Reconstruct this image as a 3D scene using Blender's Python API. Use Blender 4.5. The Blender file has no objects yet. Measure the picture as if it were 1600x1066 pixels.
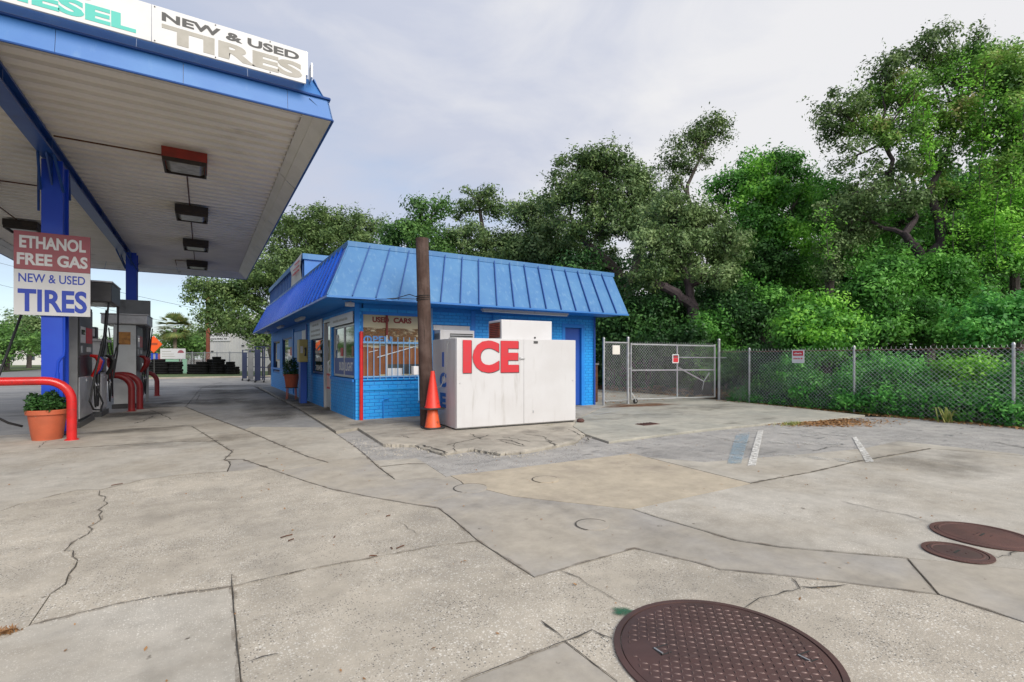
import bpy, bmesh, math, random
import numpy as np
from mathutils import Vector, Matrix, geometry
C = bpy.context.scene.collection
SC = bpy.context.scene
R = math.radians
rng = np.random.default_rng(7)
random.seed(7)

# ------------------------------------------------------------------ camera, sky, sun, exposure
CAM_H = 1.35; FOC = 776.0; HOR = 560.0; YAW = R(31.85)
cam = bpy.data.objects.new('camera', bpy.data.cameras.new('camera')); C.objects.link(cam); SC.camera = cam
cam.location = (0, 0, CAM_H); cam.rotation_euler = (R(90), 0, -YAW)
cam.data.sensor_width = 36; cam.data.lens = FOC/1600*36
cam.data.shift_y = (HOR-533)/1600
cam.data.clip_start = 0.05; cam.data.clip_end = 2000

SUN_EL = R(34); SUN_AZ = R(176)          # azimuth clockwise from +Y
world = bpy.data.worlds.new('World'); SC.world = world; world.use_nodes = True
wn = world.node_tree.nodes; wl = world.node_tree.links
wn.clear()
def W(t, **k):
    n = wn.new(t)
    for a, v in k.items(): setattr(n, a, v)
    return n
w_out = W('ShaderNodeOutputWorld'); w_bg = W('ShaderNodeBackground'); w_bg.inputs['Strength'].default_value = 0.1
w_sky = W('ShaderNodeTexSky', sky_type='NISHITA', sun_disc=False, sun_elevation=SUN_EL, sun_rotation=SUN_AZ, air_density=1.0, dust_density=1.2, ozone_density=1.0)
w_tc = W('ShaderNodeTexCoord')
w_map = W('ShaderNodeMapping'); w_map.inputs['Scale'].default_value = (1.0, 1.0, 2.6); w_map.inputs['Location'].default_value = (0.35, 0.2, 0.0)
w_n1 = W('ShaderNodeTexNoise'); w_n1.inputs['Scale'].default_value = 1.5; w_n1.inputs['Detail'].default_value = 7; w_n1.inputs['Roughness'].default_value = .55; w_n1.inputs['Distortion'].default_value = .4
w_n2 = W('ShaderNodeTexNoise'); w_n2.inputs['Scale'].default_value = 3.2; w_n2.inputs['Detail'].default_value = 8; w_n2.inputs['Roughness'].default_value = .55; w_n2.inputs['Distortion'].default_value = .5
wl.new(w_tc.outputs['Generated'], w_map.inputs['Vector'])
wl.new(w_map.outputs[0], w_n1.inputs['Vector']); wl.new(w_map.outputs[0], w_n2.inputs['Vector'])
# clouds thin out towards the north-west, where blue shows
w_dot = W('ShaderNodeVectorMath', operation='DOT_PRODUCT'); w_dot.inputs[1].default_value = (-0.62, 0.72, -0.35)
wl.new(w_tc.outputs['Generated'], w_dot.inputs[0])
w_cov = W('ShaderNodeMath', operation='MULTIPLY_ADD'); w_cov.inputs[1].default_value = -0.42; w_cov.inputs[2].default_value = 0.58
wl.new(w_dot.outputs['Value'], w_cov.inputs[0])
w_add = W('ShaderNodeMath', operation='ADD'); wl.new(w_n1.outputs[0], w_add.inputs[0]); wl.new(w_cov.outputs[0], w_add.inputs[1])
w_r = W('ShaderNodeMapRange', interpolation_type='SMOOTHSTEP'); w_r.inputs[1].default_value = .48; w_r.inputs[2].default_value = 1.02
wl.new(w_add.outputs[0], w_r.inputs[0])
w_cc = W('ShaderNodeValToRGB')
w_cc.color_ramp.elements[0].position = .30; w_cc.color_ramp.elements[0].color = (3.9, 4.15, 4.95, 1)
w_cc.color_ramp.elements[1].position = .80; w_cc.color_ramp.elements[1].color = (5.55, 5.55, 5.7, 1)
w_east = W('ShaderNodeVectorMath', operation='DOT_PRODUCT'); w_east.inputs[1].default_value = (0.9, -0.35, 0.0)
wl.new(w_tc.outputs['Generated'], w_east.inputs[0])
w_em = W('ShaderNodeMath', operation='MULTIPLY_ADD'); w_em.inputs[1].default_value = 0.62; wl.new(w_east.outputs['Value'], w_em.inputs[0]); w_soft = W('ShaderNodeMath', operation='MULTIPLY_ADD'); w_soft.inputs[1].default_value = 1.15; w_soft.inputs[2].default_value = -.19; wl.new(w_n2.outputs[0], w_soft.inputs[0]); wl.new(w_soft.outputs[0], w_em.inputs[2])
wl.new(w_em.outputs[0], w_cc.inputs[0])
w_sat = W('ShaderNodeMix', data_type='RGBA', blend_type='MULTIPLY'); w_sat.inputs[0].default_value = 1; w_sat.inputs[7].default_value = (1.1, 1.16, 1.18, 1)
wl.new(w_sky.outputs[0], w_sat.inputs[6])
w_mix = W('ShaderNodeMix', data_type='RGBA')
wl.new(w_r.outputs[0], w_mix.inputs[0]); wl.new(w_sat.outputs[2], w_mix.inputs[6]); wl.new(w_cc.outputs[0], w_mix.inputs[7])
wl.new(w_mix.outputs[2], w_bg.inputs['Color']); wl.new(w_bg.outputs[0], w_out.inputs['Surface'])

sun = bpy.data.objects.new('sun', bpy.data.lights.new('sun', 'SUN')); C.objects.link(sun)
sun.data.energy = 2.35; sun.data.angle = R(40); sun.data.color = (1, .95, .87)
sdir = Vector((math.sin(SUN_AZ)*math.cos(SUN_EL), math.cos(SUN_AZ)*math.cos(SUN_EL), math.sin(SUN_EL)))
sun.rotation_euler = sdir.to_track_quat('Z', 'Y').to_euler(); sun.location = (0, 0, 30)

SC.view_settings.view_transform = 'Standard'; SC.view_settings.look = 'None'
SC.view_settings.exposure = 0.62; SC.view_settings.gamma = 1; SC.view_settings.use_curve_mapping = False
SC.cycles.max_bounces = 8; SC.cycles.diffuse_bounces = 4; SC.cycles.transparent_max_bounces = 16

# ------------------------------------------------------------------ surveying: where a ground point seen at (px, py) stands
cs, ss = math.cos(YAW), math.sin(YAW)
def at3(px, py, d):
    l = (px-800)*d/FOC
    return (ss*d+cs*l, cs*d-ss*l, CAM_H+(HOR-py)*d/FOC)
def G(px, py, z=0.0):
    d = FOC*(CAM_H-z)/(py-HOR)
    p = at3(px, py, d); return (p[0], p[1])

# ------------------------------------------------------------------ mesh helpers
class MB:
    def __init__(s): s.v = []; s.f = []
    def add(s, vs, fs):
        b = len(s.v); s.v += [tuple(v) for v in vs]; s.f += [tuple(i+b for i in f) for f in fs]; return s
    def box(s, x0, x1, y0, y1, z0, z1):
        return s.add([(x0,y0,z0),(x1,y0,z0),(x1,y1,z0),(x0,y1,z0),(x0,y0,z1),(x1,y0,z1),(x1,y1,z1),(x0,y1,z1)],
                     [(0,3,2,1),(4,5,6,7),(0,1,5,4),(1,2,6,5),(2,3,7,6),(3,0,4,7)])
    def obox(s, o, u, v, w):      # oriented box: corner and three edge vectors
        o, u, v, w = map(Vector, (o, u, v, w))
        p = [o, o+u, o+u+v, o+v]; p += [q+w for q in p]
        f = [(0,3,2,1),(4,5,6,7),(0,1,5,4),(1,2,6,5),(2,3,7,6),(3,0,4,7)]
        if u.cross(v).dot(w) < 0: f = [tuple(reversed(q)) for q in f]
        return s.add(p, f)
    def tube(s, pts, r, n=8, cap=True):
        pts = [Vector(p) for p in pts]; m = len(pts)
        rs = r if isinstance(r, (list, tuple)) else [r]*m
        t0 = (pts[1]-pts[0]).normalized()
        a = t0.orthogonal().normalized(); vs = []; fs = []
        for i, p in enumerate(pts):
            t = (pts[min(i+1, m-1)]-pts[max(i-1, 0)]).normalized()
            a = (a-t*a.dot(t)).normalized(); b = t.cross(a)
            for k in range(n):
                q = 2*math.pi*k/n; vs.append(p+(a*math.cos(q)+b*math.sin(q))*rs[i])
        for i in range(m-1):
            for k in range(n):
                fs.append((i*n+k, i*n+(k+1) % n, (i+1)*n+(k+1) % n, (i+1)*n+k))
        if cap: fs += [tuple(reversed(range(n))), tuple(range((m-1)*n, m*n))]
        return s.add(vs, fs)
    def lathe(s, prof, n=24, c=(0, 0, 0), close=True):   # prof: (r, z) from the bottom up
        vs = [(c[0]+r*math.cos(2*math.pi*k/n), c[1]+r*math.sin(2*math.pi*k/n), c[2]+z) for r, z in prof for k in range(n)]
        fs = [(i*n+k, i*n+(k+1) % n, (i+1)*n+(k+1) % n, (i+1)*n+k) for i in range(len(prof)-1) for k in range(n)]
        if close: fs += [tuple(reversed(range(n))), tuple(range((len(prof)-1)*n, len(prof)*n))]
        return s.add(vs, fs)
    def prism(s, poly, z0, z1):   # poly counter-clockwise in xy
        if sum(a[0]*b[1]-b[0]*a[1] for a, b in zip(poly, poly[1:]+poly[:1])) < 0: poly = poly[::-1]
        n = len(poly)
        return s.add([(p[0], p[1], z0) for p in poly]+[(p[0], p[1], z1) for p in poly],
                     [tuple(reversed(range(n))), tuple(range(n, 2*n))]+[(i, (i+1) % n, n+(i+1) % n, n+i) for i in range(n)])
    def quad(s, a, b, c, d): return s.add([a, b, c, d], [(0, 1, 2, 3)])
    def join(s, o): return s.add(o.v, o.f)

def root_loc(o):
    while o.parent: o = o.parent
    return o.location.copy()
def link(name, me, mat, parent=None):
    o = bpy.data.objects.new(name, me); C.objects.link(o)
    if mat is not None and not me.materials: me.materials.append(mat)
    if parent: o.parent = parent
    return o
def part(name, mb, mat, parent=None, bevel=0, smooth=True, label=None):
    if parent:
        L = root_loc(parent)
        vs = [(v[0]-L.x, v[1]-L.y, v[2]-L.z) for v in mb.v]
    else: vs = mb.v
    me = bpy.data.meshes.new(name); me.from_pydata(vs, [], mb.f); me.update()
    if smooth and len(me.polygons):
        me.polygons.foreach_set('use_smooth', [True]*len(me.polygons)); me.set_sharp_from_angle(angle=R(38))
    o = link(name, me, mat, parent)
    if bevel:
        m = o.modifiers.new('bevel', 'BEVEL'); m.width = bevel; m.segments = 2; m.limit_method = 'ANGLE'
    if label: o['label'] = label
    return o
def tag(o, label, cat, group=None):
    o['label'] = label; o['category'] = cat
    if group: o['group'] = group
    return o
def thing(name, label, cat, loc=(0, 0, 0), group=None):
    o = bpy.data.objects.new(name, None); C.objects.link(o); o.location = loc; o.empty_display_size = .2
    return tag(o, label, cat, group)
def struct(name, mb, mat, parent=None, smooth=False):
    o = part(name, mb, mat, parent, smooth=smooth); o['kind'] = 'structure'; return o
def stuff(o): o['kind'] = 'stuff'; return o
def copy_thing(root, loc, rotz=0, label=None):
    r = root.copy(); C.objects.link(r); r.location = loc; r.rotation_euler = (0, 0, rotz)
    if label: r['label'] = label
    for ch in list(root.children):
        c = ch.copy(); C.objects.link(c); c.parent = r
        for g in ch.children:
            d = g.copy(); C.objects.link(d); d.parent = c
    return r
def text_mb(body, o, u, v, w, h, th=.004, bold=.02):
    """letters fitted to the rectangle with corner o, unit directions u (along) and v (up); ~ gives a line too worn to read"""
    if body == '~':
        o, u, v = map(Vector, (o, u, v)); mb = MB(); x = 0; k = 0
        while x < w*.98:
            l_ = min(w-x, h*(.45+.35*((k*7) % 3))); mb.obox(o+u*x+v*h*.1, u*l_*.8, v*h*(.55+.2*((k*5) % 2)), u.cross(v)*th); x += l_*(1.0 if k % 4 else 1.4); k += 1
        return mb
    cu = bpy.data.curves.new('lettering', 'FONT'); cu.body = body; cu.extrude = .5; cu.offset = bold; cu.resolution_u = 4
    ob = bpy.data.objects.new('lettering', cu); C.objects.link(ob)
    dg = bpy.context.evaluated_depsgraph_get(); me = bpy.data.meshes.new_from_object(ob.evaluated_get(dg))
    vs = np.array([q.co[:] for q in me.vertices]); fs = [tuple(p.vertices) for p in me.polygons]
    bpy.data.objects.remove(ob); bpy.data.curves.remove(cu); bpy.data.meshes.remove(me)
    mn, mx = vs.min(0), vs.max(0)
    o, u, v = map(Vector, (o, u, v)); nrm = u.cross(v)
    mb = MB()
    mb.add([o+u*((p[0]-mn[0])/(mx[0]-mn[0])*w)+v*((p[1]-mn[1])/(mx[1]-mn[1])*h)+nrm*((p[2]-mn[2])/(mx[2]-mn[2])*th) for p in vs], fs)
    return mb
def inset(poly, g):
    """shrink a simple polygon by g (mitred, clamped)"""
    if sum(a[0]*b[1]-b[0]*a[1] for a, b in zip(poly, poly[1:]+poly[:1])) < 0: poly = poly[::-1]
    out = []; n = len(poly)
    for i in range(n):
        a, b, c = Vector(poly[i-1]), Vector(poly[i]), Vector(poly[(i+1) % n])
        d1 = (b-a).normalized(); d2 = (c-b).normalized()
        n1 = Vector((-d1.y, d1.x)); n2 = Vector((-d2.y, d2.x)); m = n1+n2
        if m.length < 1e-4: m = n1
        m.normalize(); k = min(g/max(m.dot(n1), .35), g*2.2)
        out.append((b.x+m.x*k, b.y+m.y*k))
    return out

# ------------------------------------------------------------------ materials
def S(r, g, b):
    f = lambda c: (c/255/12.92) if c/255 <= .04045 else ((c/255+.055)/1.055)**2.4
    return (f(r), f(g), f(b), 1)
def mat(name, col, rough=.6, metal=0, var=None, vscale=3, vlo=.35, vhi=.7, stain=None, sscale=1.2, slo=.55, shi=.75, sstretch=(1, 1, 1),
        speck=None, spscale=60, spth=.25, bump=0, bscale=60, coat=0, spec=.5, rvar=0, grime=None):
    m = bpy.data.materials.new(name); m.use_nodes = True; n = m.node_tree.nodes; l = m.node_tree.links
    p = n['Principled BSDF']; p.inputs['Roughness'].default_value = rough; p.inputs['Metallic'].default_value = metal
    p.inputs['Coat Weight'].default_value = coat; p.inputs['Specular IOR Level'].default_value = spec
    tc = n.new('ShaderNodeTexCoord'); oi = n.new('ShaderNodeNewGeometry')
    vec = oi.outputs['Position']
    def noise(scale, detail=5, rough=.6, stretch=None):
        t = n.new('ShaderNodeTexNoise'); t.inputs['Scale'].default_value = scale; t.inputs['Detail'].default_value = detail; t.inputs['Roughness'].default_value = rough
        if stretch:
            mp = n.new('ShaderNodeMapping'); mp.inputs['Scale'].default_value = stretch; l.new(vec, mp.inputs[0]); l.new(mp.outputs[0], t.inputs['Vector'])
        else: l.new(vec, t.inputs['Vector'])
        return t.outputs[0]
    def rr(x, a, b):
        q = n.new('ShaderNodeMapRange'); q.interpolation_type = 'SMOOTHSTEP'; q.inputs[1].default_value = a; q.inputs[2].default_value = b; l.new(x, q.inputs[0]); return q.outputs[0]
    def mix(f, a, b):
        q = n.new('ShaderNodeMix'); q.data_type = 'RGBA'; l.new(f, q.inputs[0])
        for x, s in ((a, 6), (b, 7)):
            if isinstance(x, tuple): q.inputs[s].default_value = x
            else: l.new(x, q.inputs[s])
        return q.outputs[2]
    c = col
    if var: c = mix(rr(noise(vscale), vlo, vhi), c, var)
    if speck:
        for j, (sc, colr) in enumerate(speck):
            vo = n.new('ShaderNodeTexVoronoi'); vo.inputs['Scale'].default_value = sc; l.new(vec, vo.inputs['Vector'])
            lt = n.new('ShaderNodeMath'); lt.operation = 'LESS_THAN'; l.new(vo.outputs['Distance'], lt.inputs[0])
            sx = n.new('ShaderNodeSeparateColor'); l.new(vo.outputs['Color'], sx.inputs[0])
            mu = n.new('ShaderNodeMath'); mu.operation = 'MULTIPLY'; mu.inputs[1].default_value = spth; l.new(sx.outputs[0], mu.inputs[0]); l.new(mu.outputs[0], lt.inputs[1])
            ms = n.new('ShaderNodeMath'); ms.operation = 'MULTIPLY'; l.new(lt.outputs[0], ms.inputs[0]); l.new(rr(noise(1.1+j), .36, .6), ms.inputs[1])
            c = mix(ms.outputs[0], c, colr)
    if stain: c = mix(rr(noise(sscale, 6, .62, sstretch), slo, shi), c, stain)
    if grime:      # broad cloudy dirt, mottling and small dark spots
        c = mix(rr(noise(.33, 8, .68), .46, .80), c, grime)
        q = n.new('ShaderNodeMix'); q.data_type = 'RGBA'; q.blend_type = 'MULTIPLY'; q.inputs[0].default_value = 1
        mr = n.new('ShaderNodeMapRange'); mr.inputs[1].default_value = .3; mr.inputs[2].default_value = .7; mr.inputs[3].default_value = .80; mr.inputs[4].default_value = 1.14
        l.new(noise(4.5, 9, .72), mr.inputs[0]); l.new(c, q.inputs[6]); l.new(mr.outputs[0], q.inputs[7]); c = q.outputs[2]
        c = mix(rr(noise(11, 3, .5), .70, .78), c, (grime[0]*.55, grime[1]*.52, grime[2]*.48, 1))
    if isinstance(c, tuple): p.inputs['Base Color'].default_value = c
    else: l.new(c, p.inputs['Base Color'])
    if rvar:
        q = n.new('ShaderNodeMapRange'); q.inputs[1].default_value = .3; q.inputs[2].default_value = .7; q.inputs[3].default_value = rough-rvar; q.inputs[4].default_value = rough+rvar
        l.new(noise(vscale*1.7), q.inputs[0]); l.new(q.outputs[0], p.inputs['Roughness'])
    if bump:
        b = n.new('ShaderNodeBump'); b.inputs['Strength'].default_value = min(1, bump); b.inputs['Distance'].default_value = .012*max(1, bump)
        l.new(noise(bscale, 4), b.inputs['Height']); l.new(b.outputs[0], p.inputs['Normal'])
    return m
def leaf_mat(name, cols, hue=None, trans=.3, clump=1.2, rough=.5):
    m = bpy.data.materials.new(name); m.use_nodes = True; n = m.node_tree.nodes; l = m.node_tree.links
    p = n['Principled BSDF']; p.inputs['Roughness'].default_value = rough; p.inputs['Specular IOR Level'].default_value = .35
    g = n.new('ShaderNodeNewGeometry'); rp = n.new('ShaderNodeValToRGB')
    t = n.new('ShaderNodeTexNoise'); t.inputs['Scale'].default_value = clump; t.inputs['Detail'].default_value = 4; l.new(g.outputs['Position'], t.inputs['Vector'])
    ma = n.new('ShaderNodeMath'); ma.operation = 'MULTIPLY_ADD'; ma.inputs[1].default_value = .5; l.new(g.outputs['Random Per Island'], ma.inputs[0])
    mb_ = n.new('ShaderNodeMath'); mb_.operation = 'MULTIPLY_ADD'; mb_.inputs[1].default_value = 2.2; mb_.inputs[2].default_value = -.86; l.new(t.outputs[0], mb_.inputs[0]); l.new(mb_.outputs[0], ma.inputs[2])  # strong clump noise puts light and dark of the crowns into leaf colour
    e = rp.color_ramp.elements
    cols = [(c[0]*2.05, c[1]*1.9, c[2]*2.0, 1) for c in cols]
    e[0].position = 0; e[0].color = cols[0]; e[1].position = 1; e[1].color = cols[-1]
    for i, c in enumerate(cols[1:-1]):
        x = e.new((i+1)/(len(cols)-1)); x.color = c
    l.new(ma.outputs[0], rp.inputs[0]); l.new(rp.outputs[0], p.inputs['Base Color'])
    tr = n.new('ShaderNodeBsdfTranslucent'); l.new(rp.outputs[0], tr.inputs['Color'])
    mx = n.new('ShaderNodeMixShader'); mx.inputs[0].default_value = trans
    l.new(p.outputs[0], mx.inputs[1]); l.new(tr.outputs[0], mx.inputs[2]); l.new(mx.outputs[0], n['Material Output'].inputs['Surface'])
    return m
def glass_mat(name, tint=(.02, .03, .04, 1), rough=.06):
    m = bpy.data.materials.new(name); m.use_nodes = True; p = m.node_tree.nodes['Principled BSDF']
    p.inputs['Base Color'].default_value = tint; p.inputs['Roughness'].default_value = rough; p.inputs['Specular IOR Level'].default_value = .9
    p.inputs['Coat Weight'].default_value = .6; p.inputs['Coat Roughness'].default_value = .03
    return m
def worn_mat(name, col, scale=9, lo=.42, hi=.6, rough=.8, stretch=(1, 1, 1), fade=False, top=1.0):
    m = mat(name, col, rough); n = m.node_tree.nodes; l = m.node_tree.links
    g = n.new('ShaderNodeNewGeometry'); t = n.new('ShaderNodeTexNoise'); t.inputs['Scale'].default_value = scale; t.inputs['Detail'].default_value = 6; t.inputs['Roughness'].default_value = .7
    mp = n.new('ShaderNodeMapping'); mp.inputs['Scale'].default_value = stretch; l.new(g.outputs['Position'], mp.inputs[0]); l.new(mp.outputs[0], t.inputs['Vector'])
    q = n.new('ShaderNodeMapRange'); q.inputs[1].default_value = lo; q.inputs[2].default_value = hi; l.new(t.outputs[0], q.inputs[0])
    tr = n.new('ShaderNodeBsdfTransparent'); mx = n.new('ShaderNodeMixShader')
    fo = q.outputs[0]; q.inputs[4].default_value = top
    if fade:
        at = n.new('ShaderNodeAttribute'); at.attribute_name = 'fade'; mu = n.new('ShaderNodeMath'); mu.operation = 'MULTIPLY'; l.new(fo, mu.inputs[0]); l.new(at.outputs['Fac'], mu.inputs[1]); fo = mu.outputs[0]
    l.new(fo, mx.inputs[0]); l.new(tr.outputs[0], mx.inputs[1]); l.new(n['Principled BSDF'].outputs[0], mx.inputs[2]); l.new(mx.outputs[0], n['Material Output'].inputs['Surface'])
    return m
def gray(v, t=(1, 1, 1)): return (v*t[0], v*t[1], v*t[2], 1)
WARM = (1, .895, .735)
SHELL = gray(.66, (1, .95, .85)); PEB = gray(.13, (1, .95, .88))
M = {}
M['agg'] = mat('exposed_aggregate', gray(.46, WARM), .9, var=gray(.37, WARM), vscale=.9, speck=[(62, SHELL), (110, SHELL), (80, PEB)], spth=.40, stain=gray(.23, (1, .92, .80)), sscale=.8, slo=.50, shi=.85, bump=.35, bscale=90, grime=gray(.23, (1, .92, .79)))
M['agg_fine'] = mat('fine_aggregate', gray(.45, (1, .93, .81)), .9, var=gray(.37, WARM), vscale=.9, speck=[(70, SHELL), (130, SHELL)], spth=.34, stain=gray(.23, (1, .95, .84)), sscale=.7, slo=.50, shi=.85, bump=.25, bscale=110, grime=gray(.23, (1, .92, .79)))
M['smooth'] = mat('smooth_concrete', gray(.40, WARM), .85, var=gray(.335, (1, .94, .86)), vscale=1.1, stain=gray(.21, (1, .92, .81)), sscale=1.2, slo=.50, shi=.82, bump=.12, bscale=130, grime=gray(.23, (1, .92, .79)))
M['conc'] = mat('weathered_concrete', gray(.45, (1, .925, .79)), .88, var=gray(.36, WARM), vscale=.8, stain=gray(.21, (1, .93, .82)), sscale=.9, slo=.52, shi=.82, bump=.2, bscale=90, grime=gray(.23, (1, .92, .79)))
M['apron'] = mat('stained_apron_concrete', gray(.42, (1, .91, .76)), .88, var=gray(.34, (1, .92, .78)), vscale=1.1, stain=gray(.13, (1, .9, .76)), sscale=1.3, slo=.5, shi=.80, bump=.25, bscale=70, grime=gray(.15, (1, .9, .74)))
M['yard'] = mat('gate_yard_concrete', gray(.42, (1, .95, .80)), .88, var=gray(.31, (1, .98, .85)), vscale=.8, stain=gray(.17, (1, .96, .8)), sscale=.7, slo=.53, shi=.76, sstretch=(1, 2.2, 1), bump=.2, bscale=80, grime=gray(.23, (1, .92, .79)))
M['tan'] = mat('tan_concrete_patch', gray(.46, (1, .86, .65)), .85, var=gray(.40, (1, .86, .66)), vscale=1.5, stain=gray(.26, (1, .84, .68)), sscale=1.2, slo=.52, shi=.85, bump=.1, bscale=120, grime=gray(.27, (1, .87, .70)))
M['asph'] = mat('old_bleached_asphalt', gray(.40, (1, .95, .88)), .92, var=gray(.31, (1, .96, .9)), vscale=2.2, speck=[(40, gray(.42)), (60, gray(.08))], spth=.42, stain=gray(.13), sscale=2.2, slo=.56, shi=.72, sstretch=(1, 2.5, 1), bump=.6, bscale=55, grime=gray(.20, (1, .96, .9)))
M['dark'] = mat('dark_drive_concrete', gray(.33, (1, .97, .92)), .85, var=gray(.25), vscale=.5, stain=gray(.10, (1, .96, .92)), sscale=.35, slo=.54, shi=.72, bump=.2, bscale=60, grime=gray(.12, (1, .95, .88)))
M['dirt'] = mat('joint_dirt', gray(.055, (1, .9, .75)), .95, var=gray(.09, (1, .9, .75)), vscale=8)
M['crack'] = mat('crack_dirt', gray(.045, (1, .92, .8)), .95, var=gray(.10, (1, .92, .8)), vscale=14)
M['soil'] = mat('leaf_litter_soil', gray(.06, (1, .8, .58)), .95, var=gray(.10, (1, .78, .55)), vscale=5, bump=1, bscale=25)
M['grass'] = mat('grass_ground', (.055, .10, .025, 1), .9, var=(.10, .13, .04, 1), vscale=.8, bump=1, bscale=20)
M['road'] = mat('road_asphalt', gray(.16), .88, var=gray(.2), vscale=.4, bump=.3, bscale=60)
M['cstreet'] = mat('kerb_concrete', gray(.4, WARM), .85, var=gray(.3, WARM), vscale=1)
BLUE = (.035, .15, .53, 1)
M['bbrick'] = mat('blue_painted_brick', (.008, .31, .76, 1), .5, var=(.008, .25, .68, 1), vscale=2.5, stain=(.04, .38, .80, 1), sscale=5, slo=.5, shi=.8, bump=.25, bscale=120)
M['bjoint'] = mat('blue_painted_mortar', (.006, .20, .58, 1), .6, var=(.006, .16, .52, 1), vscale=6, bump=.3, bscale=90)
M['bwall'] = mat('blue_painted_wall', (.008, .22, .68, 1), .5, var=(.008, .18, .60, 1), vscale=2, bump=.15, bscale=80)
M['broof'] = mat('chalky_blue_metal', (.052, .17, .38, 1), .55, var=(.075, .21, .41, 1), vscale=1.1, stain=(.15, .29, .46, 1), sscale=2.0, slo=.50, shi=.85, sstretch=(6, 6, .3), spec=.5, bump=.06, bscale=4)
M['broof_shaded'] = mat('shaded_glossy_blue_metal', (.006, .075, .48, 1), .36, var=(.008, .095, .50, 1), vscale=1.4, bump=.05, bscale=4)  # same roof, with the shade of its west slope put into a darker blue
M['bseam'] = mat('blue_seam_metal', (.012, .07, .27, 1), .5)
M['bfas'] = mat('blue_canopy_fascia', (.028, .155, .46, 1), .45, var=(.045, .19, .49, 1), vscale=1.2, stain=(.12, .27, .50, 1), sscale=2, slo=.56, shi=.85, sstretch=(2.5, 2.5, .4), bump=.08, bscale=5)
M['bcol'] = mat('blue_column_paint', (.006, .055, .52, 1), .4, var=(.008, .07, .55, 1), vscale=2)
M['bbeam'] = mat('blue_beam_paint', (.008, .05, .22, 1), .35, var=(.02, .075, .26, 1), vscale=1.5, stain=(.03, .05, .10, 1), sscale=2)
M['bdoor'] = mat('dark_blue_door', (.01, .07, .36, 1), .45)
M['bbar'] = mat('pale_blue_bar', (.16, .36, .62, 1), .5)
M['soffit'] = mat('stained_white_soffit', gray(.84, (1, .935, .84)), .5, var=gray(.76, (1, .935, .83)), vscale=.9, stain=gray(.22, (1, .8, .62)), sscale=1.0, slo=.58, shi=.95, sstretch=(.7, 2.5, 1))
M['cove'] = mat('grimy_white_panel', gray(.76, (1, .96, .88)), .5, var=gray(.66, (1, .96, .86)), vscale=1.5, stain=gray(.16, (1, .78, .55)), sscale=1.6, slo=.62, shi=.8)
M['rust'] = mat('rusty_steel', (.14, .055, .025, 1), .8, var=(.06, .03, .02, 1), vscale=9, bump=.4, bscale=60)
M['fixred'] = mat('red_brown_fixture', (.34, .035, .02, 1), .55, var=(.22, .03, .018, 1), vscale=4)
M['fixdark'] = mat('dark_brown_fixture', (.03, .022, .018, 1), .55, var=(.05, .035, .025, 1), vscale=4)
M['lens'] = mat('cloudy_lens', gray(.32, (1, .98, .9)), .25, var=gray(.2, (1, .95, .85)), vscale=5)
M['white'] = mat('white_sign', gray(.66), .45, var=gray(.61), vscale=3)
M['whitebox'] = mat('white_painted_steel', gray(.58, (1, .99, 1)), .38, var=gray(.54, (1, .98, .98)), vscale=1.2, stain=gray(.34, (1, .93, .84)), sscale=2.2, slo=.54, shi=.86, sstretch=(3.5, 3.5, .4), bump=.05, bscale=3)
M['grayletter'] = mat('faded_grey_lettering', gray(.42, (1, .95, .84)), .6, var=gray(.36, (1, .95, .82)), vscale=6)
M['blackl'] = mat('black_lettering', gray(.025), .5)
M['teal'] = mat('teal_lettering', (.06, .50, .42, 1), .5)
M['redl'] = mat('red_lettering', (.56, .018, .03, 1), .45, var=(.5, .03, .04, 1), vscale=8)
M['redside'] = mat('dark_letter_edge', (.05, .04, .05, 1), .6)
M['bluel'] = mat('blue_lettering', (.015, .05, .40, 1), .5)
M['bluel2'] = mat('faded_blue_lettering', (.02, .11, .46, 1), .5)
M['maroon'] = mat('faded_maroon_panel', (.34, .085, .105, 1), .5, var=(.30, .085, .10, 1), vscale=3)
M['red'] = mat('red_gloss_paint', (.60, .014, .014, 1), .34, var=(.46, .016, .014, 1), vscale=4, coat=.2, stain=(.20, .025, .018, 1), sscale=9, slo=.60, shi=.72, rvar=.12)
M['dred'] = mat('dull_red_paint', (.26, .014, .014, 1), .45, var=(.19, .012, .012, 1), vscale=4)
M['terra'] = mat('terracotta', (.50, .115, .05, 1), .6, var=(.42, .10, .045, 1), vscale=6, stain=(.40, .20, .13, 1), sscale=7, slo=.62, shi=.8)
M['tyre'] = mat('old_tyre_rubber', gray(.009), .85, spec=.2)
M['mast'] = mat('rusty_mast_paint', (.30, .085, .045, 1), .8, var=(.2, .06, .035, 1), vscale=1)
M['palmbark'] = mat('palm_bark', (.24, .20, .15, 1), .9, var=(.16, .13, .1, 1), vscale=6)
M['black'] = mat('black_rubber', gray(.014), .5)
M['blackp'] = mat('black_plastic', gray(.022), .4)
M['steel'] = mat('brushed_steel', gray(.62), .36, .6, var=gray(.5), vscale=4, stain=gray(.2, (1, .9, .8)), sscale=3, slo=.6, shi=.8)
M['pumpgray'] = mat('grey_pump_panel', gray(.23, (.98, 1, .98)), .45, var=gray(.18), vscale=3, stain=gray(.09), sscale=3, slo=.55, shi=.8)
M['pumpdk'] = mat('dark_pump_panel', gray(.05), .4, var=gray(.075), vscale=3)
M['pumplt'] = mat('pale_pump_panel', gray(.66, (.97, 1, .96)), .45, var=gray(.56, (.97, 1, .96)), vscale=3, stain=gray(.2), sscale=3, slo=.6, shi=.85)
M['oldnote'] = mat('browned_notice', (.55, .26, .07, 1), .7, var=(.34, .15, .05, 1), vscale=11)
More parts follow.
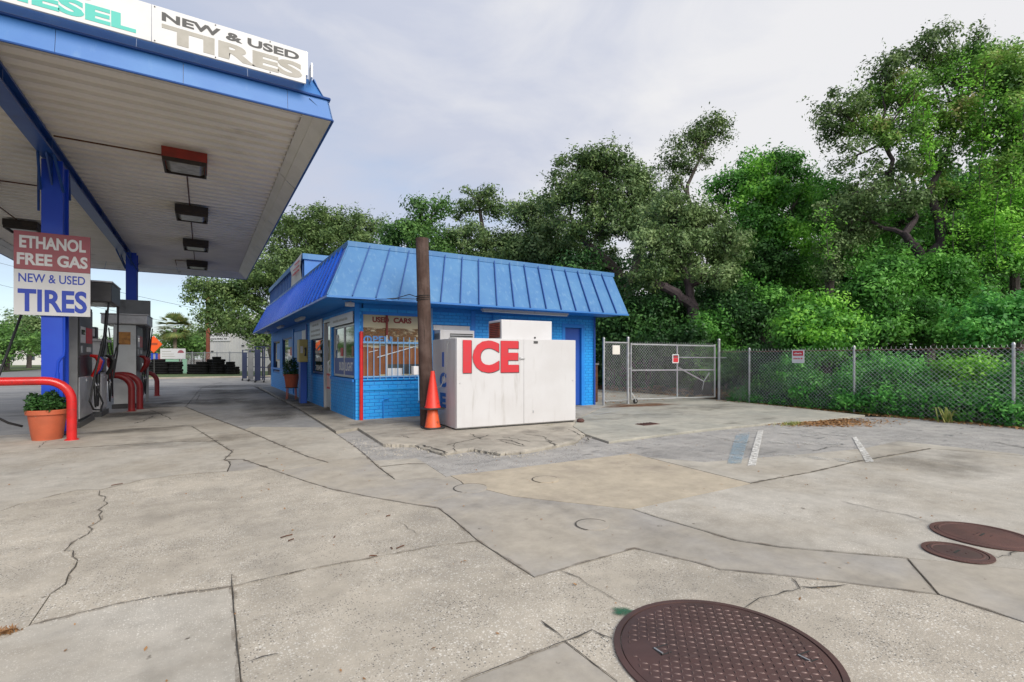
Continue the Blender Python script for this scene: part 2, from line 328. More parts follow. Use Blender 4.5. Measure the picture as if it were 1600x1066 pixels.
M['galv'] = mat('galvanised_steel', gray(.48, (.97, 1, 1.03)), .42, .55, var=gray(.36), vscale=6, stain=gray(.22, (1, .85, .7)), sscale=4, slo=.63, shi=.8)
M['wire'] = mat('galvanised_wire', gray(.62, (.96, 1, 1.04)), .45, .3, var=gray(.40), vscale=2)
M['wood'] = mat('creosoted_pole', (.06, .032, .024, 1), .85, var=(.11, .072, .06, 1), vscale=3, stain=(.035, .022, .016, 1), sscale=9, slo=.5, shi=.7, sstretch=(3, 3, .25), bump=.8, bscale=30)
M['orange'] = mat('cone_orange', (.74, .11, .03, 1), .5, var=(.62, .09, .03, 1), vscale=6, stain=(.24, .06, .03, 1), sscale=11, slo=.58, shi=.78)
M['conered'] = mat('cone_red_orange', (.70, .035, .017, 1), .48, var=(.58, .03, .017, 1), vscale=6, stain=(.28, .03, .02, 1), sscale=11, slo=.58, shi=.78)
M['iron'] = mat('rusty_cast_iron', (.095, .05, .045, 1), .6, .25, var=(.065, .038, .035, 1), vscale=3, stain=(.15, .13, .125, 1), sscale=2.5, slo=.56, shi=.8, rvar=.12)
M['tread'] = mat('worn_tread', (.165, .11, .10, 1), .45, .35, var=(.085, .05, .045, 1), vscale=5, vlo=.42, vhi=.6)
M['iron2'] = mat('brown_cast_iron', (.12, .055, .045, 1), .65, .2, var=(.085, .042, .036, 1), vscale=5, bump=.4, bscale=80)
M['bark'] = mat('grey_bark', (.10, .085, .075, 1), .9, var=(.055, .045, .04, 1), vscale=7, stain=(.16, .145, .13, 1), sscale=4, slo=.55, shi=.75, bump=1, bscale=22)
M['barkp'] = mat('purplish_bark', (.075, .055, .06, 1), .9, var=(.04, .03, .033, 1), vscale=7, bump=1, bscale=22)
M['shed'] = mat('off_white_cladding', gray(.58, (1, .99, .95)), .55, var=gray(.5), vscale=.5)
M['greenp'] = mat('pale_green_post', (.28, .50, .36, 1), .5)
M['diam'] = mat('orange_sign', (.85, .11, .015, 1), .5)
M['yellow'] = mat('faded_yellow_box', (.50, .42, .14, 1), .5, var=(.42, .35, .13, 1), vscale=5)
M['ltblue'] = mat('light_blue_board', (.06, .24, .62, 1), .5, var=(.09, .29, .64, 1), vscale=4)
M['glass'] = glass_mat('dark_window_glass')
M['concblock'] = mat('pale_threshold', gray(.5), .8)
M['poster'] = mat('window_interior_board', (.46, .40, .25, 1), .6, var=(.50, .45, .31, 1), vscale=1.5)
M['pbrown'] = mat('brown_wood_board', (.26, .085, .022, 1), .5, var=(.17, .055, .018, 1), vscale=3, stain=(.40, .20, .08, 1), sscale=4, slo=.55, shi=.75, sstretch=(4, 1, .4))
M['usedl'] = mat('dark_red_lettering', (.20, .015, .012, 1), .5)
M['racks'] = mat('slate_blue_steel', (.025, .035, .08, 1), .5, var=(.04, .05, .1, 1), vscale=2)
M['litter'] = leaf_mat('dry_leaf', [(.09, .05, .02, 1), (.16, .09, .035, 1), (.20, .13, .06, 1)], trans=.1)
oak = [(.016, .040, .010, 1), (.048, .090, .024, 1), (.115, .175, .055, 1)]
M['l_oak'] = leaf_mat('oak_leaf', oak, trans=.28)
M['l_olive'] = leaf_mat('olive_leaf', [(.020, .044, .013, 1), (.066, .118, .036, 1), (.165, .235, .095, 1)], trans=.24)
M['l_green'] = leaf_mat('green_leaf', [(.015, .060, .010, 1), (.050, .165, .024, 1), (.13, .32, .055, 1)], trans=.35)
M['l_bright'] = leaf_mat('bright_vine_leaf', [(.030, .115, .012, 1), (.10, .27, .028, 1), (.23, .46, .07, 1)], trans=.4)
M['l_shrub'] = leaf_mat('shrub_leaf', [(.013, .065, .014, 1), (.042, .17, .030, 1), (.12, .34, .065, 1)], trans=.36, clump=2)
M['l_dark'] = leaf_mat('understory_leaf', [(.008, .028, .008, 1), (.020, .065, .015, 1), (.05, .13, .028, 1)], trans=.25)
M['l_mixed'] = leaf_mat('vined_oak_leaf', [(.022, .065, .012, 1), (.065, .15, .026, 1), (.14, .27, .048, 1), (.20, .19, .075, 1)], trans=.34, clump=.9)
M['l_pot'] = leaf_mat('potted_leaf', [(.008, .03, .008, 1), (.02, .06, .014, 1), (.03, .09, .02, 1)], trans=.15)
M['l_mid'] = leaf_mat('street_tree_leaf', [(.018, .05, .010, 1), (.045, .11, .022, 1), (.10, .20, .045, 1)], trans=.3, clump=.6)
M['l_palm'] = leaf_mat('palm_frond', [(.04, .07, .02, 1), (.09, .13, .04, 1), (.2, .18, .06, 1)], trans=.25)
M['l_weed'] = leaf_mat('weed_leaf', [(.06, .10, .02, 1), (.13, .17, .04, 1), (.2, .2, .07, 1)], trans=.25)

# ------------------------------------------------------------------ ground
gb = MB(); gb.box(-400, 400, -200, 700, -.4, -.05)
ground = struct('ground', gb, M['soil'])
fore = struct('forecourt', MB().prism([(-9.2, -14), (13.2, -14), (13.95, 10.2), (13.95, 16), (9.5, 16), (9.5, 30), (6, 41), (-9.2, 41)], -.12, -.034), M['dirt'])
L3 = [(156,766),(154.5,774),(164.5,776.5),(162,784),(168.5,786.5),(153.5,797),(159.5,799.5),(154.5,804.5),(158,812),(147,820),(138,823.5),(144.5,827),(137,835),(111.5,849),(101,861),(115,861.5),(114,870),(121.5,875.5),(118,885.5),(107.5,898),(102.5,913),(78.5,928.5)]
L4 = [(0,799),(33,787),(66,779),(99,771),(122,766),(156,766),(223,750),(286,742),(355,737)]
L1 = [(690,852),(480,890),(362,917),(250,932),(180,945),(45,978)]
slabs = [
 ('agg', [(-300,885)]+L4[:6]+L3[1:]+[(45,978),(0,1000),(-300,1090)]),
 ('agg', L4[5:]+[(420,732),(477,752),(520,765),(575,776),(650,789),(685,794),(712,815),(748,846)]+L1+L3[:0:-1]),
 ('agg_fine', L1[::-1][0:4]+[(366,960),(373,1030),(380,1100),(386,1200),(395,1500),(-400,1500),(-300,1090),(0,1000)]),
 ('agg', [(362,917),(480,890),(690,852),(748,846),(800,880),(835,902),(992,857),(1080,877),(1125,890),(1230,900),(1325,911),(1467,929),(1600,972),(2000,1102),(2000,1500),(1300,1500),(1100,1174),(965,1066),(882,1003),(720,1066),(500,1152),(395,1500),(386,1200),(380,1100),(373,1030),(366,960)]),
 ('smooth', [(882,1003),(965,1066),(1100,1174),(1300,1500),(395,1500),(500,1152),(720,1066)]),
 ('smooth', [(438,735),(513,723),(572,712),(591,730),(617,749),(698,745),(703,743),(720,752),(735,768),(678,783),(650,789),(575,776),(520,765),(477,752),(420,732)]),
 ('smooth', [(650,789),(678,783),(735,768),(760,765),(800,775),(880,784),(987,795),(1029,809),(1095,828),(1147,844),(1220,855),(1347,866),(1417,872),(1467,929),(1325,911),(1230,900),(1125,890),(1080,877),(992,857),(835,902),(800,880),(748,846),(712,815),(685,794)]),
 ('smooth', [(1417,872),(1487,878),(1600,890),(2000,930),(2000,1102),(1600,972),(1467,929)]),
 ('agg_fine', [(987,795),(1174,755),(1268,738),(1341,721),(1369,718),(1454,701),(1600,712),(2000,757),(2000,930),(1600,890),(1487,878),(1417,872),(1347,866),(1220,855),(1147,844),(1095,828),(1029,809)]),
 ('conc', [(1010,714),(1100,722),(1250,710),(1347,701),(1403,689),(1590,709),(1600,712),(1454,701),(1369,718),(1341,721),(1268,738),(1174,755)]),
 ('tan', [(703,743),(780,734),(990,708),(1010,714),(1174,755),(987,795),(880,784),(800,775),(760,765),(735,768),(720,752)]),
 ('conc', [(591,730),(636,725),(667,725),(698,745),(617,749)]),
 ('conc', [(580,720),(651,716),(667,725),(636,725),(591,730)]),
 ('conc', [(325,682),(380,671),(409,683.5),(436,695),(481,714),(513,723),(438,735),(420,732),(380,718),(350,719),(363,706),(337,690)]),
 ('conc', [(380,671),(393,667),(510,668),(524,677),(409,683.5)]),
 ('conc', [(409,683.5),(524,677),(556,699),(572,712),(513,723),(481,714),(436,695)]),
 ('agg_fine', [(-300,885)]+L4+[(360,726),(357,721),(350,719),(363,706),(337,690),(279,690),(84,702),(0,707),(-300,735)][0:]),
 ('conc', [(-300,735),(0,707),(84,702),(279,690),(337,690),(325,682),(299,666),(267,665),(200,667),(100,675),(-300,700)]),
 ('smooth', [(355,737),(360,726),(357,721),(350,719),(380,718),(420,732)]),
 ('conc', [(100,675),(200,667),(267,665),(299,666),(325,682),(380,671),(348,659),(312,645),(290,636),(245,636),(150,650)]),
 ('dark', [(290,636),(312,645),(348,659),(380,671),(393,667),(510,668),(463,638),(400,606),(385,598),(345,598),(315,606)]),
]
def slab(name, mk, poly, z0, z1, gap, parent):
    w = [G(*p) for p in poly]
    q = inset([tuple(x) for x in w], gap)
    o = part(name, MB().prism(q, z0, z1), M[mk], parent, smooth=False); return o
for i, (mk, poly) in enumerate(slabs):
    slab('concrete_slab', mk, poly, -.05, random.uniform(-.0025, .0025), .0032 if i in (0, 1, 2, 3, 4) else .0065, fore)
asph = [(525,678),(559,672),(601,698),(651,699),(692,712),(740,705),(779,712),(820,709),(898,694),(914,681),(951,693),(1016,684),(1110,673),(1200,664),(1277,659),(1352,651),(1500,653),(1700,669),(2600,745),(2600,830),(2000,757),(1600,712),(1590,709),(1403,689),(1347,701),(1250,710),(1100,722),(1010,714),(990,708),(780,734),(703,743),(698,745),(667,725),(651,716),(580,720),(572,712),(556,699)]
slab('asphalt_patch', 'asph', asph, -.05, -.006, .004, fore)
# raised apron round the shop, and the yard in front of the gate
def jag(poly, idx, amp=.03, n=14):
    out = []
    for i, p in enumerate(poly):
        out.append(p)
        if i in idx:
            q = poly[(i+1) % len(poly)]
            for k in range(1, n): out.append((p[0]+(q[0]-p[0])*k/n+random.uniform(-amp, amp), p[1]+(q[1]-p[1])*k/n+random.uniform(-amp, amp)))
    return out
ap = [tuple(G(*p)) for p in [(525,676.5),(559,671),(601,697),(651,698),(692,711),(740,704),(780,711),(820,708),(898,693),(914,680),(895,668),(905,655)]]+[(9.4, 10.3), (9.4, 11.2), (2.9, 11.2), (2.9, 26), (2.2, 26), tuple(G(463,637.5))]
rv = sum(p[0]*q[1]-q[0]*p[1] for p, q in zip(ap, ap[1:]+ap[:1])) < 0
if rv: ap = ap[::-1]
low = {i for i, p in enumerate(ap) if any(math.dist(p, G(*q)) < .01 for q in [(651,698),(692,711),(740,704),(780,711),(820,708),(898,693),(914,680),(895,668)])}
inn = inset(ap, .07); o_r = []; i_r = []
for i in range(len(ap)):
    j = (i+1) % len(ap); n = 16 if (i in low or j in low) else 1
    for k in range(n):
        f = k/n; jx = (0, 0) if n == 1 else (random.uniform(-.022, .022), random.uniform(-.022, .022))
        za, zb = (.014 if i in low else .034), (.014 if j in low else .034)
        o_r.append((ap[i][0]*(1-f)+ap[j][0]*f+jx[0], ap[i][1]*(1-f)+ap[j][1]*f+jx[1], za*(1-f)+zb*f+(random.uniform(-.003, .006) if n > 1 else 0)))
        i_r.append((inn[i][0]*(1-f)+inn[j][0]*f, inn[i][1]*(1-f)+inn[j][1]*f, .035))
n = len(o_r); amb = MB().add([(p[0], p[1], -.05) for p in o_r]+o_r+i_r, [(k, (k+1) % n, n+(k+1) % n, n+k) for k in range(n)]+[(n+k, n+(k+1) % n, 2*n+(k+1) % n, 2*n+k) for k in range(n)]+[tuple(range(2*n, 3*n))])
part('apron_slab', amb, M['apron'], fore, smooth=False)
yd = [G(*p) for p in [(914,680),(951,692.5),(1016,683.5),(1110,672),(1200,663.5),(1277,658.5),(1352,650.5)]]+[(14.0, 9.6), (14.3, 16), (9.4, 16), (9.4, 10.3)]+[G(905,655), G(895,668)]
yd = jag(yd, {1, 2, 3, 4, 5}, .02)
part('gate_yard_slab', MB().prism(inset(yd, .004), -.05, .025), M['yard'], fore, smooth=False, bevel=.006)
# far drive beyond the mapped slabs
fb = [G(-300,699), G(100,674), G(150,649.5), G(245,635.5), G(290,635.5), G(315,605.6), G(345,597.6)]
part('drive_slab', MB().prism(inset(fb+[(2.2, 26.4), (6, 26.6), (6, 40), (-9, 40), (-9, 9)], .006), -.05, -.002), M['dark'], fore, smooth=False)
# cracks: dirt-filled, jagged, on the slabs
def crack(pts, w=.012, amp=.018, z=.0042, name='crack', mk='crack'):
    P = [Vector(G(*p)) for p in pts]; out = []
    for a, b in zip(P, P[1:]):
        n = max(1, int((b-a).length/.06))
        for k in range(n):
            q = a.lerp(b, k/n)
            if k: q += Vector((random.uniform(-amp, amp), random.uniform(-amp, amp)))
            out.append(q)
    out.append(P[-1]); vs = []; fs = []
    for i, q in enumerate(out):
        t = (out[min(i+1, len(out)-1)]-out[max(i-1, 0)]).normalized(); nn = Vector((-t.y, t.x))
        ww = w*random.uniform(.25, 1)*(0.3 if i in (0, len(out)-1) else 1)
        vs += [(q.x+nn.x*ww/2, q.y+nn.y*ww/2, z), (q.x-nn.x*ww/2, q.y-nn.y*ww/2, z)]
    for i in range(len(out)-1): fs.append((2*i, 2*i+1, 2*i+3, 2*i+2))
    return part(name, MB().add(vs, fs), M[mk], fore, smooth=False)
for pts, w in [([(845,970),(882,1000)], .014), ([(882,1003),(925,985),(940,993),(962,1000)], .012), ([(875,892),(905,903),(935,922),(965,940),(996,951)], .008),
               ([(1162,952),(1172,945),(1187,935),(1215,930),(1250,920),(1243,909),(1235,903)], .012), ([(1250,917),(1285,918),(1325,914)], .016),
               ([(388,1035),(410,1027),(435,1022)], .012), ([(1313,783),(1370,797),(1417,805),(1440,813),(1462,819)], .010), ([(617,812),(635,823),(657,837)], .004),
               ([(210,662),(225,658),(240,650)], .03), ([(235,641),(262,652),(268,656)], .03), ([(307,626),(312,617),(330,615)], .03), ([(1454,701),(1420,707)], .02),
               ([(33,680),(90,675)], .01), ([(60,700),(68,692),(80,688)], .012), ([(1110,681),(1158,693),(1172,690)], .02), ([(1520,862),(1530,872),(1545,876)], .014), ([(1525,858),(1560,872),(1590,862),(1598,852)], .010),
               ([(1550,690),(1600,700)], .03), ([(1270,705),(1300,698),(1340,700)], .02), ([(620,1049),(605,1060)], .01)]:
    crack(pts, w)
for pts, w in [([(735,681),(752,690),(768,690)], .03), ([(698,700),(712,696),(740,690),(765,683)], .025), ([(712,696),(710,706),(716,711)], .015), ([(772,690),(800,692),(820,700)], .03), ([(785,686),(810,690),(830,695)], .02), ([(818,681),(850,686),(868,701)], .02), ([(852,692),(872,700)], .02), ([(888,674),(915,686),(921,694)], .03), ([(660,699),(680,705),(700,712)], .03), ([(740,706),(770,713),(777,710)], .03), ([(780,692),(806,699),(822,702)], .02), ([(627,684),(640,688)], .03)]:
    crack(pts, w, .03, .0385)
# widened, dirt filled stretches of the joints
M['pjoint'] = worn_mat('joint_grime', (.19, .15, .11, 1), 6, .44, .80)
for pts, w, hw in [(L3, .012, .05), (L4[2:], .008, .05), ([(480,890),(362,917),(250,932),(180,945),(45,978)], .013, .07), ([(748,846),(690,852),(560,876),(480,890)], .006, .05), ([(362,898),(366,960),(373,1030),(380,1100)], .014, .05),
               ([(420,732),(477,752),(520,765),(575,776),(650,789),(685,794),(712,815),(748,846),(800,880),(835,902)], .011, .06), ([(835,902),(992,857),(1080,877),(1125,890),(1230,900),(1325,911),(1467,929),(1600,972)], .009, .05),
               ([(987,795),(1029,809),(1095,828),(1147,844),(1220,855),(1347,866),(1417,872)], .012, .05), ([(1174,755),(1268,738),(1341,721),(1454,701)], .03, .10), ([(1417,872),(1467,929)], .012, .03), ([(720,1066),(882,1003),(965,1066)], .012, .04),
               ([(299,666),(325,682),(337,690),(363,706),(350,719),(380,718),(420,732)], .026, .12), ([(355,737),(360,726),(357,721),(350,719)], .02, .05), ([(290,636),(312,645),(348,659),(380,671),(409,683),(436,695),(481,714),(513,723)], .03, .12), ([(84,702),(279,690),(337,690)], .02, .1), ([(200,667),(267,665),(299,666)], .03, .1), ([(591,730),(636,725),(667,725)], .02, .06), ([(524,677),(556,699),(572,712),(591,730),(617,749)], .02, .08)]:
    crack(pts, hw*.75, .012, .0036, 'joint_grime', 'pjoint'); crack(pts, w*.62, .004, .0046, 'joint_fill')
# joint between slabs of the apron
crack([(905,655),(945,648),(969,643)], .03, .004, .0392, 'joint_strip', 'concblock')
# painted marks
M['pmark'] = worn_mat('worn_white_paint', gray(.68, (1, .98, .92)), 14, .36, .60)
M['pmark2'] = worn_mat('faint_white_paint', gray(.52, (1, .98, .92)), 5, .46, .85)
M['pblue'] = worn_mat('worn_blue_paint', (.30, .42, .50, 1), 5, .36, 1.0)
M['pgreen'] = worn_mat('green_spray_paint', (.01, .10, .05, 1), 9, .22, .5, fade=True)
M['prust'] = worn_mat('rust_wash', (.17, .062, .018, 1), 1.6, .30, .60, stretch=(.8, 2, 1), fade=True)
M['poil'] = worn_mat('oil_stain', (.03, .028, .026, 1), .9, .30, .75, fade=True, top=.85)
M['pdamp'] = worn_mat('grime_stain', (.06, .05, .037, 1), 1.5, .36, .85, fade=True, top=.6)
def soft_mark(name, cx, cy, rx, ry, rot, mk, z=.006):
    vs = [(cx, cy, z)]; fs = []; fade = [1.0]; nn = 40
    for r, f in ((.35, .95), (.7, .6), (1, 0)):
        for k in range(nn):
            a_ = 2*math.pi*k/nn; q = 1+.16*math.sin(a_*3+cx)+.1*math.sin(a_*5+cy); x_, y_ = rx*r*q*math.cos(a_), ry*r*q*math.sin(a_)
            vs.append((cx+x_*math.cos(rot)-y_*math.sin(rot), cy+x_*math.sin(rot)+y_*math.cos(rot), z)); fade.append(f)
    for k in range(nn):
        k2 = (k+1) % nn; fs.append((0, 1+k, 1+k2)); fs += [(1+q*nn+k, 1+(q+1)*nn+k, 1+(q+1)*nn+k2, 1+q*nn+k2) for q in (0, 1)]
    o = part(name, MB().add(vs, fs), M[mk], fore, smooth=False)
    at = o.data.attributes.new('fade', 'FLOAT', 'POINT'); at.data.foreach_set('value', fade); return o
def mark(name, poly, mk, z=.006, px=True):
    q = [G(*p) for p in poly] if px else poly
    return part(name, MB().prism([tuple(x) for x in q], z-.002, z), M[mk], fore, smooth=False)
mark('painted_line', [(1184,674),(1193,673),(1181,728),(1168,728)], 'pmark')
mark('painted_line', [(1332,684),(1338,683),(1366,722),(1353,723)], 'pmark')
for p in ([(1210,675),(1300,682),(1300,685),(1210,678)], [(1200,690),(1320,692),(1320,696),(1200,693)], [(1210,708),(1330,719),(1330,723),(1210,712)], [(1250,672),(1325,680),(1325,683),(1250,675)]): mark('painted_line', p, 'pmark2')
mark('blue_paint_patch', [(1150,680),(1172,676),(1158,725),(1136,725)], 'pblue', .0065)
gx_, gy_ = G(975, 957); soft_mark('green_paint_spot', gx_, gy_, .075, .05, -.6, 'pgreen', .006)
soft_mark('rust_stain', 10.5, 9.95, 1.35, .42, -.1, 'prust', .031); soft_mark('rust_stain', 9.9, 10.2, .6, .35, 0, 'prust', .0325)
for i, (x_, y_, a_, b_, r_, mk_) in enumerate([(.9, 22.5, 1.7, 3.2, 0, 'poil'), (.2, 18.0, 1.1, 1.6, .3, 'poil'), (1.6, 15.5, .9, 3.6, 0, 'poil'), (1.2, 12.6, 1.2, 1.3, .2, 'pdamp'), (-1.1, 11.6, .95, .4, .05, 'poil'), (-1.3, 14.9, .8, 1.3, 0, 'poil'), (-1.2, 17.4, .7, 1.2, 0, 'poil'), (1.4, 27.5, 2.2, 1.5, 0, 'poil'), (-.3, 9.6, 1.5, .5, .1, 'pdamp'), (8.2, 2.6, 1.3, .8, .1, 'pdamp'), (9.6, 1.3, 1.6, .6, .2, 'pdamp')]):
    soft_mark('grime_stain', x_, y_, a_, b_, r_, mk_, .0052+.0004*i)
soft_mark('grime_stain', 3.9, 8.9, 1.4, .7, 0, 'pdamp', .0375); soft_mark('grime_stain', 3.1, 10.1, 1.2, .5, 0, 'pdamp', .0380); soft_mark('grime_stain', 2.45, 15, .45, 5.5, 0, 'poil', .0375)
soft_mark('grime_stain', 11.5, 8.6, 2.2, .7, -.1, 'pdamp', .0285); soft_mark('grime_stain', 8.2, 8.3, .9, .4, 0, 'pdamp', .0282)
# old round patches of mortar
for (x, y, r, mk) in [(2.36, 4.61, .17, 'smooth'), (3.24, 4.50, .145, 'tan'), (2.68, 3.075, .13, 'smooth')]:
    part('round_patch', MB().lathe([(r, -.01), (r, .0038), (r*.97, .0046)], 28, (x, y, 0)), M[mk], fore)
    part('patch_ring', MB().add([(x+q*math.cos(a*math.pi/16), y+q*math.sin(a*math.pi/16), .0045) for a in range(20) for q in (r+.003, r+.013)], [(2*i, 2*i+1, 2*i+3, 2*i+2) for i in range(19)]), M['crack'], fore, smooth=False)
# small grate in the yard
dg_ = thing('drain_grate', 'small rusty square drain grate in the concrete before the gate', 'drain', (7.58, 7.04, .0))
part('frame', MB().box(7.36, 7.8, 6.92, 7.16, .02, .034), M['iron2'], dg_)
for k in range(5): part('bar', MB().box(7.38+k*.085, 7.42+k*.085, 6.94, 7.14, .034, .044), M['iron2'], dg_)

# manhole covers
def manhole(label, x, y, r, mk, plate):
    t = thing('manhole_cover', label, 'manhole', (x, y, 0))
    ring = part('frame', MB().lathe([(r+.012, -.02), (r+.035, .004), (r+.034, .010), (r+.006, .012), (r+.004, .0)], 72, (x, y, 0), False), M['iron' if plate else 'iron2'], t)
    part('lid', MB().lathe([(r, -.02), (r, .0085), (r-.006, .0105)], 72, (x, y, 0)), M[mk], t)
    if plate:
        tr = MB(); st = .031
        for i in range(-26, 27):
            for j in range(-26, 27):
                px_, py_ = i*st, j*st
                if math.hypot(px_, py_) > r-.03: continue
                if -.36 < px_ < -.22 and .12 < py_ < .26: continue
                a = R(45) if (i+j) % 2 else R(-45)
                u = Vector((math.cos(a), math.sin(a))); v = Vector((-u.y, u.x)); c = Vector((x+px_, y+py_))
                L_, w_ = .0145, .0048
                b = [c-u*L_, c-v*w_, c+u*L_, c+v*w_]; tp = [c-u*L_*.55, c-v*w_*.45, c+u*L_*.55, c+v*w_*.45]
                tr.add([(q.x, q.y, .0104) for q in b]+[(q.x, q.y, .0142) for q in tp], [(4, 5, 6, 7), (0, 1, 5, 4), (1, 2, 6, 5), (2, 3, 7, 6), (3, 0, 4, 7)])
        stuff(part('raised_tread', tr, M['tread'], t))
    return t
mh = manhole('large rusty diamond plate manhole cover in the foreground', 2.018, 1.42, .455, 'iron', True)
for (gx, gy, a) in ((1.76, 1.60, R(-8)), (2.27, 1.22, R(-8))):
    u = Vector((math.cos(a), math.sin(a), 0)); v = Vector((-u.y, u.x, 0)); o = Vector((gx, gy, .0108))
    part('handle_slot', MB().obox(o, u*.085, v*.007, (0, 0, .0012)).obox(o, v*-.055, u*.006, (0, 0, .0012)).obox(o-v*.055, u*.06, v*.006, (0, 0, .0012)), M['blackl'], mh)
    part('lifting_bar', MB().tube([o+u*.006+Vector((0, 0, .004)), o-v*.05+u*.012+Vector((0, 0, .005))], .0035, 6), M['galv'], mh)
m2 = manhole('larger plain brown manhole cover at the right edge of the lot', 5.03, 1.32, .275, 'iron2', False)
m3 = manhole('smaller dark brown water meter lid beside the larger plain cover', 4.44, 1.297, .16, 'iron', False)
for t_, x, y, r in ((m2, 5.03, 1.32, .275), (m3, 4.44, 1.297, .16)):
    part('rim_ridge', MB().lathe([(r-.03, .0105), (r-.027, .0135), (r-.018, .0135), (r-.015, .0105)], 48, (x, y, 0), False), M['iron2'], t_)
    part('pick_slot', MB().box(x-.05, x+.04, y-.006, y+.006, .0106, .0125), M['blackl'], t_)
    part('raised_letters', MB().box(x-.07, x-.03, y+.03, y+.036, .0106, .0135).box(x-.01, x+.05, y+.026, y+.032, .0106, .0135).box(x+.0, x+.04, y-.05, y-.043, .0106, .0135), M['iron'], t_)

# street, verge and grass on the west and north
struct('road', MB().box(-17, -9.2, -60, 300, -.06, -.03), M['road'])
struct('cross_road', MB().box(-200, -17, 49, 58, -.048, -.034), M['road'])
struct('verge', MB().box(-120, -17.2, -60, 48.5, -.05, .03), M['grass'])
struct('far_lawn', MB().box(-160, -17.2, 58.4, 300, -.05, .04), M['grass'])
struct('grass_strip', MB().prism([(-9, 40.35), (7, 40.35), (9, 46), (14, 60), (-9, 60)], -.05, .035), M['grass'])
struct('kerb', MB().box(-9.2, 6.5, 40.06, 40.34, -.05, .09), M['cstreet'])

# ------------------------------------------------------------------ the blue shop
XW, YW, XE, YE = 2.75, 10.75, 9.42, 26.2      # west wall, south wall, east and north ends
EZ, EX, EY, EXE = 2.54, 1.98, 9.78, 9.80      # eave height and eave edges
TZ, TX, TY = 3.70, 2.55, 10.50                # top of the mansard
shop = thing('shop_building', 'low blue painted brick shop with a blue standing seam mansard roof', 'building', (6, 14, 0))
front_open = [(2.88, 4.30, .90, 2.36), (4.52, 5.46, 1.35, 2.13), (8.32, 9.0, .0, 2.24)]      # window, air conditioner, door
west_open = [(10.87, 12.95, .90, 2.36), (13.12, 13.97, .0, 2.36), (14.1, 15.8, .90, 2.40), (16.55, 19.1, 1.33, 2.28), (19.7, 22.3, .98, 2.14), (23.1, 25.4, .75, 2.12)]
def wall_with_holes(mb, a0, a1, z0, z1, holes, put):
    xs = sorted({a0, a1, *[h[0] for h in holes], *[h[1] for h in holes]})
    for p, q in zip(xs, xs[1:]):
        cur = z0; hs = sorted([h for h in holes if h[0] <= p+1e-6 and h[1] >= q-1e-6], key=lambda h: h[2])
        for h in hs:
            if h[2] > cur: put(p, q, cur, h[2])
            cur = h[3]
        if cur < z1: put(p, q, cur, z1)
wf = MB(); wall_with_holes(wf, XW+.17, XE, 0, EZ+.3, front_open, lambda p, q, a, b: wf.box(p, q, YW, YW+.16, a, b))
front_wall = part('front_wall', wf, M['bjoint'], shop, smooth=False)
ww = MB(); wall_with_holes(ww, YW, YE, 0, EZ+.3, west_open, lambda p, q, a, b: ww.box(XW, XW+.16, p, q, a, b))
west_wall = part('side_wall', ww, M['bjoint'], shop, smooth=False)
part('back_wall', MB().box(XE-.16, XE, YW+.17, YE, 0, EZ+.3).box(XW+.17, XE-.17, YE-.16, YE, 0, EZ+.3), M['bwall'], shop, smooth=False)
part('interior_floor', MB().box(XW+.2, XE-.2, YW+.2, YE-.2, .0, .05), M['dark'], shop)
part('interior_ceiling', MB().box(XW+.2, XE-.2, YW+.2, YE-.2, EZ+.1, EZ+.14), M['cove'], shop)
# bricks: unit brick 1 x 1 x 1, chamfered, proud of the mortar
def brick_mesh():
    mb = MB(); c = .03; cz = .08
    vs = [(0, .5, 0), (1, .5, 0), (1, .5, 1), (0, .5, 1), (0, -.35, 0), (1, -.35, 0), (1, -.35, 1), (0, -.35, 1), (c, -.5, cz), (1-c, -.5, cz), (1-c, -.5, 1-cz), (c, -.5, 1-cz)]
    mb.add(vs, [(8, 9, 10, 11), (4, 5, 9, 8), (5, 6, 10, 9), (6, 7, 11, 10), (7, 4, 8, 11), (0, 1, 5, 4), (1, 2, 6, 5), (2, 3, 7, 6), (3, 0, 4, 7)])
    return mb
bm_ = bpy.data.meshes.new('brick'); b0 = brick_mesh(); bm_.from_pydata(b0.v, [], b0.f); bm_.materials.append(M['bbrick'])
BL, BH, JT = .205, .064, .012
def course_spans(a0, a1, holes, zlim):
    out = []; k = 0; z = .01
    while z+BH <= zlim:
        x = a0-(BL/2 if k % 2 else 0)
        while x < a1:
            segs = [(max(x, a0), min(x+BL-JT, a1))]
            for h in holes:
                if h[2] < z+BH and h[3] > z:
                    ns = []
                    for p, q in segs:
                        if q <= h[0]-.01 or p >= h[1]+.01: ns.append((p, q))
                        else:
                            if p < h[0]-.03: ns.append((p, h[0]-.008))
                            if q > h[1]+.03: ns.append((h[1]+.008, q))
                    segs = ns
            out += [(p, q, z) for p, q in segs if q-p > .03]
            x += BL
        z += BH+JT; k += 1
    return out
fs_ = [('f',)+t for t in course_spans(XW, XE, front_open, 2.5)]
ws_ = [('w',)+t for t in course_spans(YW+.10, 16.5, west_open, 2.5)+course_spans(16.5, YE, west_open, .9)]
def bvis(t):
    if t[0] == 'f': return (t[1], YW) if (t[1] < 4.0 or t[1] > 8.9) and t[3] < 2.2 else (t[1]+20, YW)
    return (XW, t[1]) if t[3] < 1.0 else (XW+6, t[1])
allb = sorted(fs_+ws_, key=lambda t: math.hypot(*bvis(t)) if t[0] == 'f' else math.hypot(*bvis(t))*1.25)
L0 = root_loc(shop); rest = {'f': MB(), 'w': MB()}
